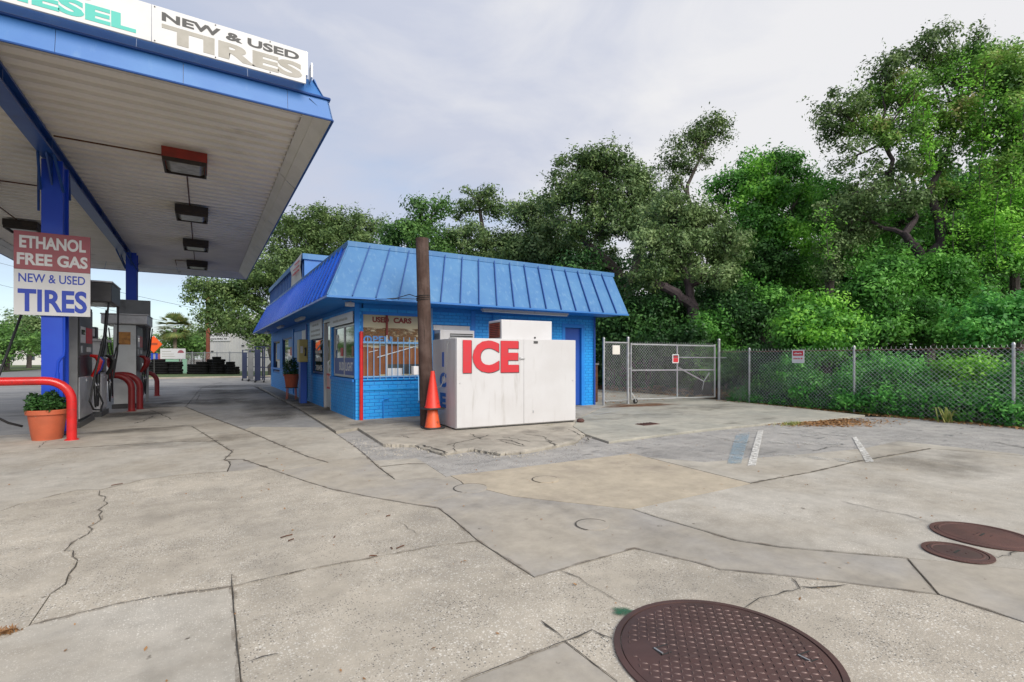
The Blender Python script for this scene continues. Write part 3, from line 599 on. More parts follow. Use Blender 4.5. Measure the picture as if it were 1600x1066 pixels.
for i, (sd, p, q, z) in enumerate(allb):
    dp = .012+random.uniform(-.0015, .0015)
    if i < 300:
        o = bpy.data.objects.new('brick', bm_); C.objects.link(o); o.parent = front_wall if sd == 'f' else west_wall
        if sd == 'f': o.location = Vector((p, YW-dp/2+.0015, z))-L0; o.scale = (q-p, dp, BH)
        else: o.location = Vector((XW-dp/2+.0015, q, z))-L0; o.rotation_euler = (0, 0, R(-90)); o.scale = (q-p, dp, BH)
    else:
        vs = [(a*(q-p), b*dp, c*BH) for a, b, c in b0.v]
        if sd == 'f': vs = [(p+a, YW-dp/2+.0015+b, z+c) for a, b, c in vs]
        else: vs = [(XW-dp/2+.0015+b, q-a, z+c) for a, b, c in vs]
        rest[sd].add(vs, b0.f)
for sd in 'fw': stuff(part('brickwork', rest[sd], M['bbrick'], front_wall if sd == 'f' else west_wall, smooth=False))
# mansard: panels and seams
def roof_panel_mesh(w, run, rise, flip=False):
    mb = MB(); t = .02
    n = Vector((0, -rise, run)).normalized()*t
    a, b, c, d = Vector((0, 0, 0)), Vector((w, 0, 0)), Vector((w, run, rise)), Vector((0, run, rise))
    mb.add([a, b, c, d, a-n, b-n, c-n, d-n], [(0, 1, 2, 3), (7, 6, 5, 4), (0, 4, 5, 1), (1, 5, 6, 2), (2, 6, 7, 3), (3, 7, 4, 0)])
    return mb
roof = part('mansard_roof', MB().box(TX+.05, 9.9, TY+.05, YE+.2, TZ-.25, TZ-.20), M['bwall'], shop)
NP = 17; pw = (EXE-EX)/NP
for k in range(NP):
    x0, x1 = EX+k*pw, EX+(k+1)*pw
    f = lambda x: TX+(x-EX)*(9.88-TX)/(EXE-EX)
    v = [(x0+.004, EY, EZ), (x1-.004, EY, EZ), (f(x1)-.004, TY, TZ), (f(x0)+.004, TY, TZ)]
    part('roof_panel', MB().add(v+[(a, b+.03, c-.01) for a, b, c in v], [(0, 1, 2, 3), (7, 6, 5, 4), (0, 4, 5, 1), (1, 5, 6, 2), (2, 6, 7, 3), (3, 7, 4, 0)]), M['broof'], roof, smooth=False)
    xa, xb = x0, f(x0)
    if k: part('standing_seam', MB().obox((xa-.011, EY-.004, EZ+.002), (.022, 0, 0), (xb-xa, TY-EY, TZ-EZ), (0, -.036, .020)), M['bseam'], roof, smooth=False)
NL = 34; pl_ = (YE+.1-EY)/NL
for k in range(NL):
    y0, y1 = EY+k*pl_, EY+(k+1)*pl_
    f = lambda y: TY+(y-EY)*(YE+.1-TY)/(YE+.1-EY)
    v = [(EX, y0+.004, EZ), (EX, y1-.004, EZ), (TX, f(y1)-.004, TZ), (TX, f(y0)+.004, TZ)]
    part('roof_panel', MB().add(v+[(a+.03, b, c-.01) for a, b, c in v], [(3, 2, 1, 0), (4, 5, 6, 7), (1, 5, 4, 0), (2, 6, 5, 1), (3, 7, 6, 2), (0, 4, 7, 3)]), M['broof_shaded'], roof, smooth=False)
    if k: part('standing_seam', MB().obox((EX-.004, y0-.011, EZ+.002), (0, .022, 0), (TX-EX, f(y0)-y0, TZ-EZ), (-.034, 0, .020)), M['broof_shaded'], roof, smooth=False)
part('east_end_panel', MB().add([(EXE, EY+.01, EZ), (9.88, TY, TZ), (9.88, TY+.9, TZ), (EXE, TY+.9, EZ), (EXE-.02, EY+.02, EZ), (9.86, TY, TZ), (9.86, TY+.9, TZ), (EXE-.02, TY+.9, EZ)], [(3, 2, 1, 0), (4, 5, 6, 7), (0, 1, 5, 4), (1, 2, 6, 5)]), M['broof'], roof, smooth=False)
part('hip_cap', MB().tube([(EX, EY, EZ+.01), (TX, TY, TZ+.005)], .016, 6), M['broof'], roof)
part('roof_coping', MB().box(TX-.03, 9.93, TY-.035, TY+.09, TZ-.04, TZ+.075), M['broof'], shop, bevel=.008)
part('roof_coping', MB().box(TX-.03, TX+.09, TY+.092, YE+.1, TZ-.04, TZ+.075), M['bfas'], shop, bevel=.008)
part('eave_drip', MB().box(EX-.012, EXE, EY-.014, EY+.018, EZ-.035, EZ+.004), M['bfas'], shop)
part('eave_drip', MB().box(EX-.012, EX+.018, EY+.02, YE+.1, EZ-.035, EZ+.004), M['broof_shaded'], shop)
part('eave_soffit', MB().box(EX+.02, EXE-.01, EY+.02, YW-.02, EZ-.012, EZ-.002), M['bwall'], shop)
part('eave_soffit', MB().box(EX+.02, XW-.02, YW-.018, YE+.1, EZ-.012, EZ-.002), M['bwall'], shop)
part('corner_board', MB().box(XW-.022, XW+.075, YW-.026, YW-.014, .9, EZ-.02), M['bwall'], shop)
# raised clerestory with its own banner
part('clerestory', MB().box(2.66, 8.4, 16.5, 25.7, TZ-.2, 4.52), M['bfas'], shop, smooth=False)
for k in range(22): part('clerestory_seam', MB().box(2.63, 2.657, 16.7+k*.42, 16.725+k*.42, TZ-.2, 4.42), M['bseam'], shop)
part('clerestory_coping', MB().box(2.60, 8.45, 16.44, 25.75, 4.42, 4.60), M['broof'], shop, bevel=.01)
bn = thing('roof_banner', 'faded pale banner with red lettering fixed on the raised part of the blue roof', 'banner', (2.6, 17.5, 3.7))
part('sheet', MB().add([(2.60, 16.52, 3.75), (2.61, 18.9, 3.76), (2.60, 18.7, 4.25), (2.585, 18.95, 4.5), (2.585, 16.5, 4.62), (2.56, 16.6, 4.2)], [(0, 5, 2, 1), (5, 4, 3, 2)]), M['cove'], bn)
for z_, w_, h_ in ((4.44, 1.2, .07), (4.30, 1.5, .06), (4.15, 1.7, .1)):
    part('worn_print', text_mb('~', (2.553, 16.62+w_*.9, z_-.05), (0, -1, 0), (0, 0, 1), w_*.8, h_, .002, .02), M['redl'], bn)
# west wall openings
def win_w(y0, y1, z0, z1, mull, frame='white', pane='glass'):
    fr = MB(); t = .05
    fr.box(XW+.03, XW+.09, y0, y1, z0, z0+t).box(XW+.03, XW+.09, y0, y1, z1-t, z1).box(XW+.03, XW+.09, y0, y0+t, z0+t, z1-t).box(XW+.03, XW+.09, y1-t, y1, z0+t, z1-t)
    for m in mull: fr.box(XW+.032, XW+.088, m-.02, m+.02, z0+t, z1-t)
    f = part('window', fr, M[frame], shop)
    part('pane', MB().box(XW+.055, XW+.065, y0+t, y1-t, z0+t, z1-t), M[pane], f)
    return f
M['frameb'] = mat('dark_blue_frame', (.02, .05, .2, 1), .45)
M['silver'] = mat('aluminium_frame', gray(.5), .4, .6)
w1 = win_w(10.87, 12.95, .92, 2.12, [11.9], 'silver')
w2 = win_w(14.1, 15.8, .92, 1.92, [], 'frameb')
w3 = win_w(19.7, 22.3, .98, 2.14, [], 'frameb'); w4 = win_w(23.1, 25.4, .75, 2.12, [], 'frameb')
part('boarded_window', MB().box(XW-.02, XW+.03, 16.6, 19.05, 1.35, 2.26), M['ltblue'], shop)
part('boarded_window', MB().box(XW-.028, XW-.021, 16.7, 17.35, 1.95, 2.24), M['cove'], shop)
part('trim_board', MB().box(XW-.045, XW-.022, 16.42, 16.52, .1, 2.4), M['bdoor'], shop); part('trim_board', MB().box(XW-.04, XW-.018, 19.12, 19.28, .1, 2.4), M['bwall'], shop)
# posters in the windows
def wpost(w, y0, y1, z0, z1, mk, name='poster', dx=.0): return part(name, MB().box(XW+.046-dx, XW+.0545-dx, y0, y1, z0, z1), M[mk], w)
M['pnavy'] = mat('navy_poster', (.015, .05, .26, 1), .4)
wpost(w1, 10.92, 11.87, .97, 1.36, 'pnavy'); wpost(w1, 11.93, 12.9, .97, 1.36, 'pnavy')
part('lettering', text_mb('BUD', (XW+.044, 12.42, 1.06), (0, -1, 0), (0, 0, 1), .46, .2, .002, .03), M['whitebox'], w1)
part('lettering', text_mb('LIGHT', (XW+.044, 11.80, 1.06), (0, -1, 0), (0, 0, 1), .66, .2, .002, .03), M['whitebox'], w1)
wpost(w1, 12.1, 12.3, 1.4, 1.6, 'redl'); wpost(w1, 11.1, 11.25, 1.4, 1.62, 'pbrown')
part('lettering', text_mb('P', (XW+.05, 12.75, 1.55), (0, -1, 0), (0, 0, 1), .25, .38, .002, .03), M['cove'], w1)
part('lettering', text_mb('7845', (XW+.05, 15.45, 1.0), (0, -1, 0), (0, 0, 1), .95, .16, .002, .02), M['cove'], w2)
part('worn_print', text_mb('~', (XW+.05, 15.5, 1.25), (0, -1, 0), (0, 0, 1), .95, .16, .002, .02), M['cove'], w2)
part('worn_print', text_mb('~', (XW+.05, 15.5, 1.48), (0, -1, 0), (0, 0, 1), 1.0, .13, .002, .02), M['cove'], w2)
part('sloping_bar', MB().tube([(XW+.05, 15.3, 1.6), (XW+.05, 14.2, 1.85)], .018, 6), M['cove'], w2)
wpost(w3, 20.0, 20.5, 1.45, 1.75, 'redl'); wpost(w3, 20.0, 21.0, 1.05, 1.42, 'cove'); wpost(w3, 20.0, 20.9, 1.78, 2.08, 'ltblue'); wpost(w4, 23.4, 24.5, 1.3, 2.0, 'ltblue'); wpost(w4, 23.4, 24.3, .85, 1.25, 'cove')
# door on the west side
dr = part('door', MB().box(XW+.05, XW+.09, 13.2, 13.9, .06, 2.28), M['silver'], shop)
part('door_pane', MB().box(XW+.04, XW+.049, 13.3, 13.8, 1.0, 2.18), M['glass'], dr)
part('door_panel', MB().box(XW+.036, XW+.049, 13.26, 13.84, .55, .95), M['redl'], dr)
for k in range(4): part('panel_bar', MB().box(XW+.028, XW+.0355, 13.32+k*.14, 13.36+k*.14, .6, .9), M['cove'], dr)
part('door_frame', MB().box(XW-.015, XW+.12, 13.12, 13.19, 0, 2.36).box(XW-.015, XW+.12, 13.91, 13.97, 0, 2.36).box(XW-.015, XW+.12, 13.19, 13.91, 2.29, 2.36), M['silver'], shop)
part('door_handle', MB().tube([(XW-.0, 13.28, .95), (XW-.04, 13.28, 1.0), (XW-.04, 13.28, 1.25), (XW-.0, 13.28, 1.3)], .012, 6), M['steel'], dr)
part('ledge', MB().box(XW-.05, XW-.014, 19.4, 25.9, .86, .94).box(XW-.05, XW-.014, 10.8, 13.05, .84, .90), M['bwall'], shop)
def wall_sign(name, label, y0, y1, z0, z1, lines, lm='bluel'):
    t = thing(name, label, 'sign', (XW-.03, (y0+y1)/2, z0))
    part('board', MB().box(XW-.045, XW-.022, y0, y1, z0, z1), M['whitebox'], t)
    for (body, a, b, c, d) in lines: part('worn_print' if body == '~' else 'lettering', text_mb(body, (XW-.0455, b, c), (0, -1, 0), (0, 0, 1), b-a, d-c, .002, .01), M[lm], t)
wall_sign('wall_sign', 'long white sign board across the top of the window nearest the shop corner', 10.84, 13.04, 2.125, 2.36, [('~', 11.2, 12.7, 2.2, 2.28)], 'grayletter')
wall_sign('wall_sign', 'squarish white notice board above the lettered window left of the shop door', 14.08, 15.82, 1.90, 2.42, [('~', 14.5, 15.4, 2.26, 2.34), ('~', 14.3, 15.6, 2.1, 2.18), ('~', 14.3, 15.6, 1.97, 2.05)], 'grayletter')
# fluorescent lights under the west eave
for (y, lb) in ((15.6, 'tube light under the west eave nearest the shop corner'), (19.9, 'tube light halfway along under the west eave of the shop'), (24.4, 'tube light at the far end under the west eave of the shop')):
    t = thing('eave_light', 'white fluorescent '+lb, 'light', (2.4, y, 2.5), 'tube lights under the shop eave')
    part('housing', MB().box(2.33, 2.45, y-.62, y+.62, 2.485, 2.527), M['whitebox'], t, bevel=.005); part('diffuser', MB().box(2.345, 2.435, y-.6, y+.6, 2.45, 2.484), M['white'], t, bevel=.01)
t = thing('eave_light', 'long white fluorescent tube light under the front eave above the ice box', 'light', (6.9, 10.4, 2.5), 'tube lights under the shop eave')
part('housing', MB().box(5.6, 8.15, 10.30, 10.42, 2.485, 2.527), M['whitebox'], t); part('diffuser', MB().box(5.62, 8.13, 10.315, 10.405, 2.452, 2.484), M['white'], t, bevel=.01)
t = thing('security_light', 'small white floodlight under the eave at the shop corner', 'light', (2.55, 10.45, 2.45))
part('lamp_head', MB().obox((2.50, 10.40, 2.42), (.16, .05, 0), (-.03, .10, 0), (0, 0, .085)), M['whitebox'], t, bevel=.01); part('bracket', MB().tube([(2.58, 10.48, 2.5), (2.58, 10.48, 2.528)], .02, 8), M['whitebox'], t)

# front wall: barred window
fw = part('window', MB().box(2.88, 4.30, YW+.02, YW+.1, .90, .95).box(2.88, 4.30, YW+.02, YW+.1, 2.30, 2.36).box(2.88, 2.92, YW+.02, YW+.1, .95, 2.30).box(4.26, 4.30, YW+.02, YW+.1, .95, 2.30), M['bwall'], shop)
part('pane', MB().box(2.92, 4.26, YW+.060, YW+.066, .95, 2.30), M['poster'], fw, smooth=False)
part('mullion', MB().box(3.425, 3.465, YW+.02, YW+.06, 1.86, 2.30), M['usedl'], fw); part('mullion', MB().box(3.43, 3.46, YW+.03, YW+.06, .95, 1.858), M['silver'], fw)
for (a, b, z0, z1) in ((2.93, 3.10, .97, 1.60), (3.105, 3.28, .97, 1.58), (3.285, 3.42, 1.0, 1.62), (3.47, 3.72, 1.2, 1.66), (3.725, 4.0, 1.2, 1.60), (4.005, 4.25, 1.2, 1.58)):
    part('brown_board', MB().box(a, b, YW+.052, YW+.059, z0, z1), M['pbrown'], fw)
M['prefl'] = worn_mat('brown_reflection', (.22, .10, .03, 1), 3.2, .42, .62, rough=.3, stretch=(1, 1, 2.2))  # reflection of the canopy in the pane, painted as a brown layer
part('painted_reflection', MB().box(2.93, 4.25, YW+.056, YW+.0585, 1.72, 2.02), M['prefl'], fw, smooth=False)
part('interior_box', MB().box(3.47, 3.80, YW+.045, YW+.0515, .96, 1.13), M['white'], fw); part('interior_box', MB().box(4.02, 4.24, YW+.045, YW+.0515, .96, 1.17), M['white'], fw)
part('painted_interior_shadow', MB().box(3.47, 4.25, YW+.0515, YW+.0555, 1.0, 1.22), M['pumpdk'], fw)  # shade inside the window put in as a dark sheet
part('lettering', text_mb('USED', (3.13, YW+.058, 2.135), (1, 0, 0), (0, 0, 1), .37, .125, .003, .045), M['usedl'], fw)
part('lettering', text_mb('CARS', (3.60, YW+.058, 2.135), (1, 0, 0), (0, 0, 1), .42, .125, .003, .045), M['usedl'], fw)
part('lettering', text_mb('OPEN', (2.93, YW+.0505, 1.68), (1, 0, 0), (0, 0, 1), .62, .16, .002, .02), M['ltblue'], fw)
part('tube_light', MB().tube([(3.23, YW+.04, 1.37), (4.25, YW+.04, 1.66)], .012, 8), M['white'], fw); part('tube_light', MB().tube([(3.05, YW+.042, 1.48), (3.25, YW+.042, 1.53)], .008, 8), M['white'], fw)
gr = thing('window_bars', 'pale blue vertical security bars over the lower part of the used cars window', 'window bars', (3.55, YW-.04, .9))
for k in range(10): part('bar', MB().box(2.99+k*.134, 3.005+k*.134, YW-.05, YW-.035, .88, 1.82), M['bbar'], gr)
part('rail', MB().box(2.86, 4.32, YW-.034, YW-.018, 1.675, 1.715), M['bbar'], gr); part('rail', MB().box(2.86, 4.32, YW-.034, YW-.018, .935, .965), M['bbar'], gr)
part('window_ledge', MB().box(2.87, 4.48, YW-.035, YW-.0135, .655, .70), M['bbrick'], shop, bevel=.005)
part('window_sill', MB().box(2.87, 4.32, YW-.034, YW+.02, .868, .905), M['bbrick'], shop, bevel=.005)
t = thing('red_post', 'thin red painted steel post at the front corner of the shop', 'post', (2.85, 10.66, 0)); part('pipe', MB().tube([(2.85, 10.66, .035), (2.85, 10.66, 1.9)], .038, 12), M['red'], t); part('cap', MB().lathe([(.04, 1.9), (.038, 1.915), (.02, 1.925)], 12, (2.85, 10.66, 0)), M['red'], t)
t = thing('gas_pipe', 'thin blue painted pipe bent over on the front wall below the barred window', 'pipe', (3.34, 10.7, 0)); part('pipe', MB().tube([(3.34, 10.7, .035), (3.34, 10.7, .42), (3.36, 10.7, .455), (3.45, 10.71, .46)], .014, 8), M['bwall'], t)
# conduits and front door
part('conduit', MB().tube([(6.1, YW-.03, 1.8), (6.1, YW-.03, 2.5)], .013, 8), M['bwall'], shop); part('conduit', MB().tube([(4.48, YW-.03, .1), (4.48, YW-.03, 2.5)], .02, 8), M['bbar'], shop)
part('flat_trim', MB().box(5.5, 5.62, YW-.02, YW-.0135, .1, 2.5), M['bwall'], shop)
fd = part('door', MB().box(8.38, 8.94, YW+.05, YW+.10, .05, 2.18), M['bdoor'], shop)
part('door_frame', MB().box(8.27, 8.375, YW-.025, YW+.12, 0.02, 2.19).box(8.945, 9.05, YW-.025, YW+.12, 0.02, 2.19).box(8.27, 9.05, YW-.025, YW+.12, 2.19, 2.29), M['bwall'], shop, bevel=.004)
part('door_knob', MB().lathe([(.0, .0), (.025, .01), (.028, .03), (.0, .05)], 10, (8.45, YW+.02, 1.0), False), M['steel'], fd)
t = thing('downpipe', 'thin dark blue downpipe at the right end of the front wall', 'pipe', (9.38, 10.69, 0)); part('pipe', MB().tube([(9.39, 10.69, .03), (9.39, 10.69, 2.5)], .022, 8), M['bdoor'], t)

# window air conditioner
ac = thing('window_air_conditioner', 'beige window air conditioner set in the blue wall behind the ice box', 'air conditioner', (4.98, 10.6, 1.4))
part('case', MB().box(4.56, 5.43, 10.42, 10.95, 1.38, 2.0), M['whitebox'], ac, bevel=.012)
part('grille', MB().box(4.80, 5.38, 10.408, 10.419, 1.46, 1.92), M['pumpdk'], ac)
for k in range(9): part('grille_slat', MB().box(4.80, 5.38, 10.40, 10.4075, 1.475+k*.05, 1.49+k*.05), M['steel'], ac)
for k in range(5): part('side_louvre', MB().box(4.552, 4.5595, 10.47+k*.07, 10.50+k*.07, 1.45, 1.92), M['pumpdk'], ac)
part('top_board', MB().box(4.52, 5.46, YW-.03, YW+.1, 2.005, 2.12), M['whitebox'], ac)
part('wall_filler', MB().box(4.53, 4.555, YW, YW+.1, 1.36, 2.0).box(5.435, 5.455, YW, YW+.1, 1.36, 2.0), M['bwall'], ac)
# phone box and potted plant by the west wall
ph = thing('payphone', 'faded yellow payphone box on a dark blue pedestal by the west wall of the shop', 'payphone', (2.38, 15.6, 0))
part('pedestal', MB().box(2.40, 2.58, 15.55, 15.85, .03, 1.235), M['bdoor'], ph, bevel=.01)
part('box', MB().box(2.36, 2.60, 15.5, 15.9, 1.24, 1.90), M['yellow'], ph, bevel=.02)
part('handset', MB().tube([(2.52, 15.47, 1.42), (2.525, 15.455, 1.5), (2.525, 15.455, 1.58), (2.52, 15.47, 1.66)], [.03, .02, .02, .03], 8), M['blackp'], ph)
part('coin_plate', MB().box(2.39, 2.46, 15.488, 15.499, 1.5, 1.7), M['steel'], ph)

# ------------------------------------------------------------------ the canopy over the pumps
CX0, CX1, CY0, CY1 = -5.68, 1.60, 7.5, 24.6
FB, DK = 4.80, 5.05            # fascia bottom and deck height
cpy = thing('fuel_canopy', 'large blue edged canopy with a stained white ribbed soffit over the pumps', 'canopy', (-2.2, 16, 0))
CIN = .32
n_st = 56; stw = (CY1-CIN-CY0-.06)/n_st
sm = None
for k in range(n_st):
    y = CY0+.05+k*stw
    if sm is None:
        mb = MB()
        prof = [(.004, 0), (.05, .035), (stw-.05, .035), (stw-.004, 0), (stw-.004, -.008), (.004, -.008)]
        xs = (CX0+CIN, CX1-CIN)
        p0 = [(0, a, b) for a, b in ((.0, .0), (.022, 0), (.035, .045), (stw-.012, .045), (stw-.003, .0))]
        vs = [(x, a, b) for x in xs for _, a, b in p0]
        n5 = len(p0)
        mb.add(vs, [(i, i+1, n5+i+1, n5+i) for i in range(n5-1)])
        o = part('soffit_strip', MB().add([(v[0], v[1]+CY0+.05, v[2]+DK) for v in mb.v], mb.f), M['soffit'], cpy, smooth=False); sm = o
    else:
        o = sm.copy(); C.objects.link(o); o.location = sm.location+Vector((0, k*stw, 0))
part('roof_deck', MB().box(CX0+.1, CX1-.1, CY0+.1, CY1-.1, DK+.05, DK+.12), M['cove'], cpy)
for (nm, q) in (('cove_panel', [(CX1-.015, CY0+.03, FB), (CX1-.015, CY1-.015, FB), (CX1-CIN, CY1-CIN, DK+.01), (CX1-CIN, CY0+.03, DK+.01)]),
                ('cove_panel', [(CX1-.015, CY1-.015, FB), (CX0+.015, CY1-.015, FB), (CX0+CIN, CY1-CIN, DK+.01), (CX1-CIN, CY1-CIN, DK+.01)]),
                ('cove_panel', [(CX0+.015, CY1-.015, FB), (CX0+.015, CY0+.03, FB), (CX0+CIN, CY0+.03, DK+.01), (CX0+CIN, CY1-CIN, DK+.01)])):
    a, b, c, d = map(Vector, q); n = 5 if (b-a).length > 10 else 3
    for k in range(n):
        t0, t1 = k/n+(.0006 if k else 0), (k+1)/n-(.0006 if k < n-1 else 0)
        w0, w1, w2, w3 = a.lerp(b, t0), a.lerp(b, t1), d.lerp(c, t1), d.lerp(c, t0)
        m0, m1 = w0.lerp(w3, .62)+Vector((0, 0, -.012)), w1.lerp(w2, .62)+Vector((0, 0, -.012))
        part(nm, MB().add([w0, w1, m1, m0, m0+Vector((0, 0, .02)), m1+Vector((0, 0, .02)), w2, w3], [(0, 1, 2, 3), (3, 2, 5, 4), (4, 5, 6, 7)]), M['cove'], cpy, smooth=False)
# fascia: lower and upper tiers of folded metal panels
def fascia(p, q, out, n, z0, z1, z2, lean1, lean2):
    p, q, out = Vector(p), Vector(q), Vector(out); L = (q-p)
    for tier, (za, zb, oa, ob, off) in enumerate(((z0, z1, 0, lean1, .5), (z1-.02, z2, lean1+.018, lean2, .1))):
        edges = [0]+[(k+off)/n for k in range(n) if 0 < (k+off)/n < 1]+[1]
        for t0, t1 in zip(edges, edges[1:]):
            g = .0007
            def P(t, z, o, e=0): 
                s0 = o if t == 0 else (-o if t == 1 else 0)
                return p+L*t+L.normalized()*s0-out*o+Vector((0, 0, z))
            v = [P(t0, za, oa), P(t1, za, oa), P(t1, zb, ob), P(t0, zb, ob)]
            if t0 > 0: v[0] += L*g; v[3] += L*g
            mbp = MB().add(v+[x-out*.02 for x in v], [(0, 1, 2, 3), (7, 6, 5, 4), (0, 4, 5, 1), (2, 6, 7, 3), (1, 5, 6, 2), (3, 7, 4, 0)])
            part('fascia_panel', mbp, M['bfas'], cpy, smooth=False)
        if tier == 0:
            a, b = p+L.normalized()*lean1*.6-out*(lean1-.02)+Vector((0, 0, z1)), q-L.normalized()*lean1*.6-out*(lean1-.02)+Vector((0, 0, z1))
            part('drip_ridge', MB().tube([a, b], .018, 6), M['bseam'], cpy)
    part('bottom_trim', MB().tube([p+Vector((0, 0, z0)), q+Vector((0, 0, z0))], .014, 6), M['bseam'], cpy)
fascia((CX0, CY0, 0), (CX1, CY0, 0), (0, -1, 0), 6, FB, FB+.32, FB+.62, .06, .22)
fascia((CX1, CY0, 0), (CX1, CY1, 0), (1, 0, 0), 10, FB, FB+.32, FB+.62, .06, .22)
fascia((CX1, CY1, 0), (CX0, CY1, 0), (0, 1, 0), 6, FB, FB+.32, FB+.62, .06, .22)
fascia((CX0, CY1, 0), (CX0, CY0, 0), (-1, 0, 0), 10, FB, FB+.32, FB+.62, .06, .22)
# beam on the columns
BX = -2.25
bm = part('beam', MB().box(BX-.11, BX+.11, CY0+.06, CY1-.3, 4.80, 4.835).box(BX-.11, BX+.11, CY0+.06, CY1-.3, 5.01, 5.046).box(BX-.03, BX+.03, CY0+.06, CY1-.3, 4.836, 5.009), M['bbeam'], cpy, smooth=False)
stl = MB()
for k in range(7):
    y = CY0+1.2+k*2.4; stl.box(BX-.10, BX-.031, y, y+.015, 4.837, 5.008).box(BX+.031, BX+.10, y, y+.015, 4.837, 5.008)
part('stiffener', stl, M['bbeam'], bm, smooth=False)
def column(y, x, label=None):
    c = part('column', MB().box(x-.14, x+.14, y-.24, y-.20, 0, 4.79).box(x-.14, x+.14, y+.20, y+.24, 0, 4.79).box(x-.10, x+.10, y-.199, y+.199, 0, 4.79), M['bcol'], cpy, smooth=False)
    part('base_plate', MB().box(x-.22, x+.22, y-.28, y+.28, -.005, .03), M['pumpdk'], c)
    for sx in (-1, 1):
        for sy in (-1, 1):
            part('knee_brace', MB().tube([(x+sx*.15, y+sy*.24, 4.25), (BX+sx*.10, y+sy*.55, 4.80)], .022, 6), M['bbeam'], c)
    part('gusset', MB().prism([(0, 0), (.3, .0), (0, .3)], -.012, .012) and MB().add([(x-.012, y-.25, 4.79), (x-.012, y-.65, 4.79), (x-.012, y-.25, 4.35), (x+.012, y-.25, 4.79), (x+.012, y-.65, 4.79), (x+.012, y-.25, 4.35)], [(0, 1, 2), (5, 4, 3), (0, 3, 4, 1), (1, 4, 5, 2), (2, 5, 3, 0)]), M['bbeam'], c, smooth=False)
    return c
c1 = column(11.76, -2.23); c2 = column(20.5, -2.0)
part('conduit', MB().tube([(-2.16, 11.51, .03), (-2.16, 11.51, 1.12), (-2.15, 11.51, 1.28), (-2.12, 11.51, 1.34), (-2.075, 11.515, 1.40), (-2.07, 11.52, 1.5), (-2.07, 11.52, 2.9)], .018, 8), M['bcol'], c1)
part('conduit_coupling', MB().tube([(-2.16, 11.51, 1.0), (-2.16, 11.51, 1.1)], .027, 8), M['bcol'], c1)
part('brace_rod', MB().tube([(-2.42, 11.6, 5.03), (-2.42, 11.6, 3.9)], .02, 6), M['bbeam'], cpy)
# conduit runs on the soffit
run = MB().tube([(-.28, 11.4, 5.02), (-.28, 22.2, 5.02)], .014, 6).tube([(-2.1, 10.95, 5.02), (-.6, 10.95, 5.02)], .014, 6).tube([(-.9, 22.4, 5.02), (-.28, 22.4, 5.02)], .014, 6).tube([(-.9, 22.4, 5.02), (-.9, 23.6, 5.02)], .014, 6).tube([(-4.2, 10.5, 5.02), (-4.2, 22.2, 5.02)], .014, 6).tube([(-4.2, 14.3, 5.02), (-2.4, 14.3, 5.02)], .014, 6)
part('soffit_conduit', run, M['rust'], cpy)
def canopy_light(x, y, label, mk):
    t = thing('canopy_light', label, 'ceiling light', (x, y, 5.02), 'box lights under the canopy')
    part('housing', MB().box(x-.34, x+.34, y-.38, y+.38, 4.86, 5.03), M[mk], t, bevel=.008)
    part('trim', MB().box(x-.33, x+.33, y-.37, y-.34, 4.79, 4.858).box(x-.33, x+.33, y+.34, y+.37, 4.79, 4.858).box(x-.33, x-.30, y-.338, y+.338, 4.79, 4.858).box(x+.30, x+.33, y-.338, y+.338, 4.79, 4.858), M['fixdark'], t)
    part('lens', MB().lathe([(.40, 0), (.38, -.03), (.25, -.045)], 4, (0, 0, 0)) and MB().add([(x-.29, y-.33, 4.855), (x+.29, y-.33, 4.855), (x+.29, y+.33, 4.855), (x-.29, y+.33, 4.855), (x-.22, y-.26, 4.80), (x+.22, y-.26, 4.80), (x+.22, y+.26, 4.80), (x-.22, y+.26, 4.80)], [(7, 6, 5, 4), (0, 1, 5, 4), (1, 2, 6, 5), (2, 3, 7, 6), (3, 0, 4, 7)]), M['lens'], t)
for x, y, lb, mk in ((-.28, 10.85, 'red sided box light under the canopy nearest the front edge', 'fixred'), (-.24, 14.6, 'second brown box light from the front edge in the right row under the canopy', 'fixdark'),
                     (-.2, 18.6, 'third brown box light from the front edge in the right row under the canopy', 'fixdark'), (-.2, 22.5, 'last brown box light at the far end of the right row under the canopy', 'fixdark'),
                     (-4.2, 14.4, 'dark box light in the left row under the canopy cut by the picture edge', 'fixdark'), (-4.15, 18.5, 'dark box light just left of the blue column above its sign', 'fixdark'), (-4.15, 22.5, 'far dark box light in the left row beyond the blue column', 'fixdark')):
    canopy_light(x, y, lb, mk)
# the long sign on the front fascia
sg = thing('canopy_sign', 'long white sign board on the canopy front reading DIESEL and NEW & USED TIRES', 'sign', (-1.9, 7.36, 5.1))
SY = 7.40
def spanel(x0, x1, z0, z1): part('board', MB().box(x0, x1, SY-.03, SY, z0, z1), M['white'], sg, bevel=.003)
spanel(-.53, 1.21, 5.165, 5.615); spanel(-2.6, -.533, 5.165, 5.615); spanel(-4.67, -2.603, 5.165, 5.615)
def stxt(body, x0, x1, z0, z1, mk, bold=.035): part('lettering', text_mb(body, (x0, SY-.0305, z0), (1, 0, 0), (0, 0, 1), x1-x0, z1-z0, .003, bold), M[mk], sg)
stxt('NEW & USED', -.43, 1.12, 5.455, 5.560, 'blackl'); stxt('TIRES', -.43, 1.16, 5.205, 5.42, 'grayletter', .045)
stxt('DIESEL', -2.06, -.68, 5.21, 5.40, 'teal', .045); stxt('GAS', -1.9, -1.08, 5.43, 5.58, 'grayletter', .045)
for k in range(9):
    x = -.50+k*.21
    if k % 3 == 0: part('screw', MB().tube([(x, SY-.036, 5.185), (x, SY-.03, 5.185)], .008, 6), M['blackl'], sg); part('screw', MB().tube([(x, SY-.036, 5.595), (x, SY-.03, 5.595)], .008, 6), M['blackl'], sg)
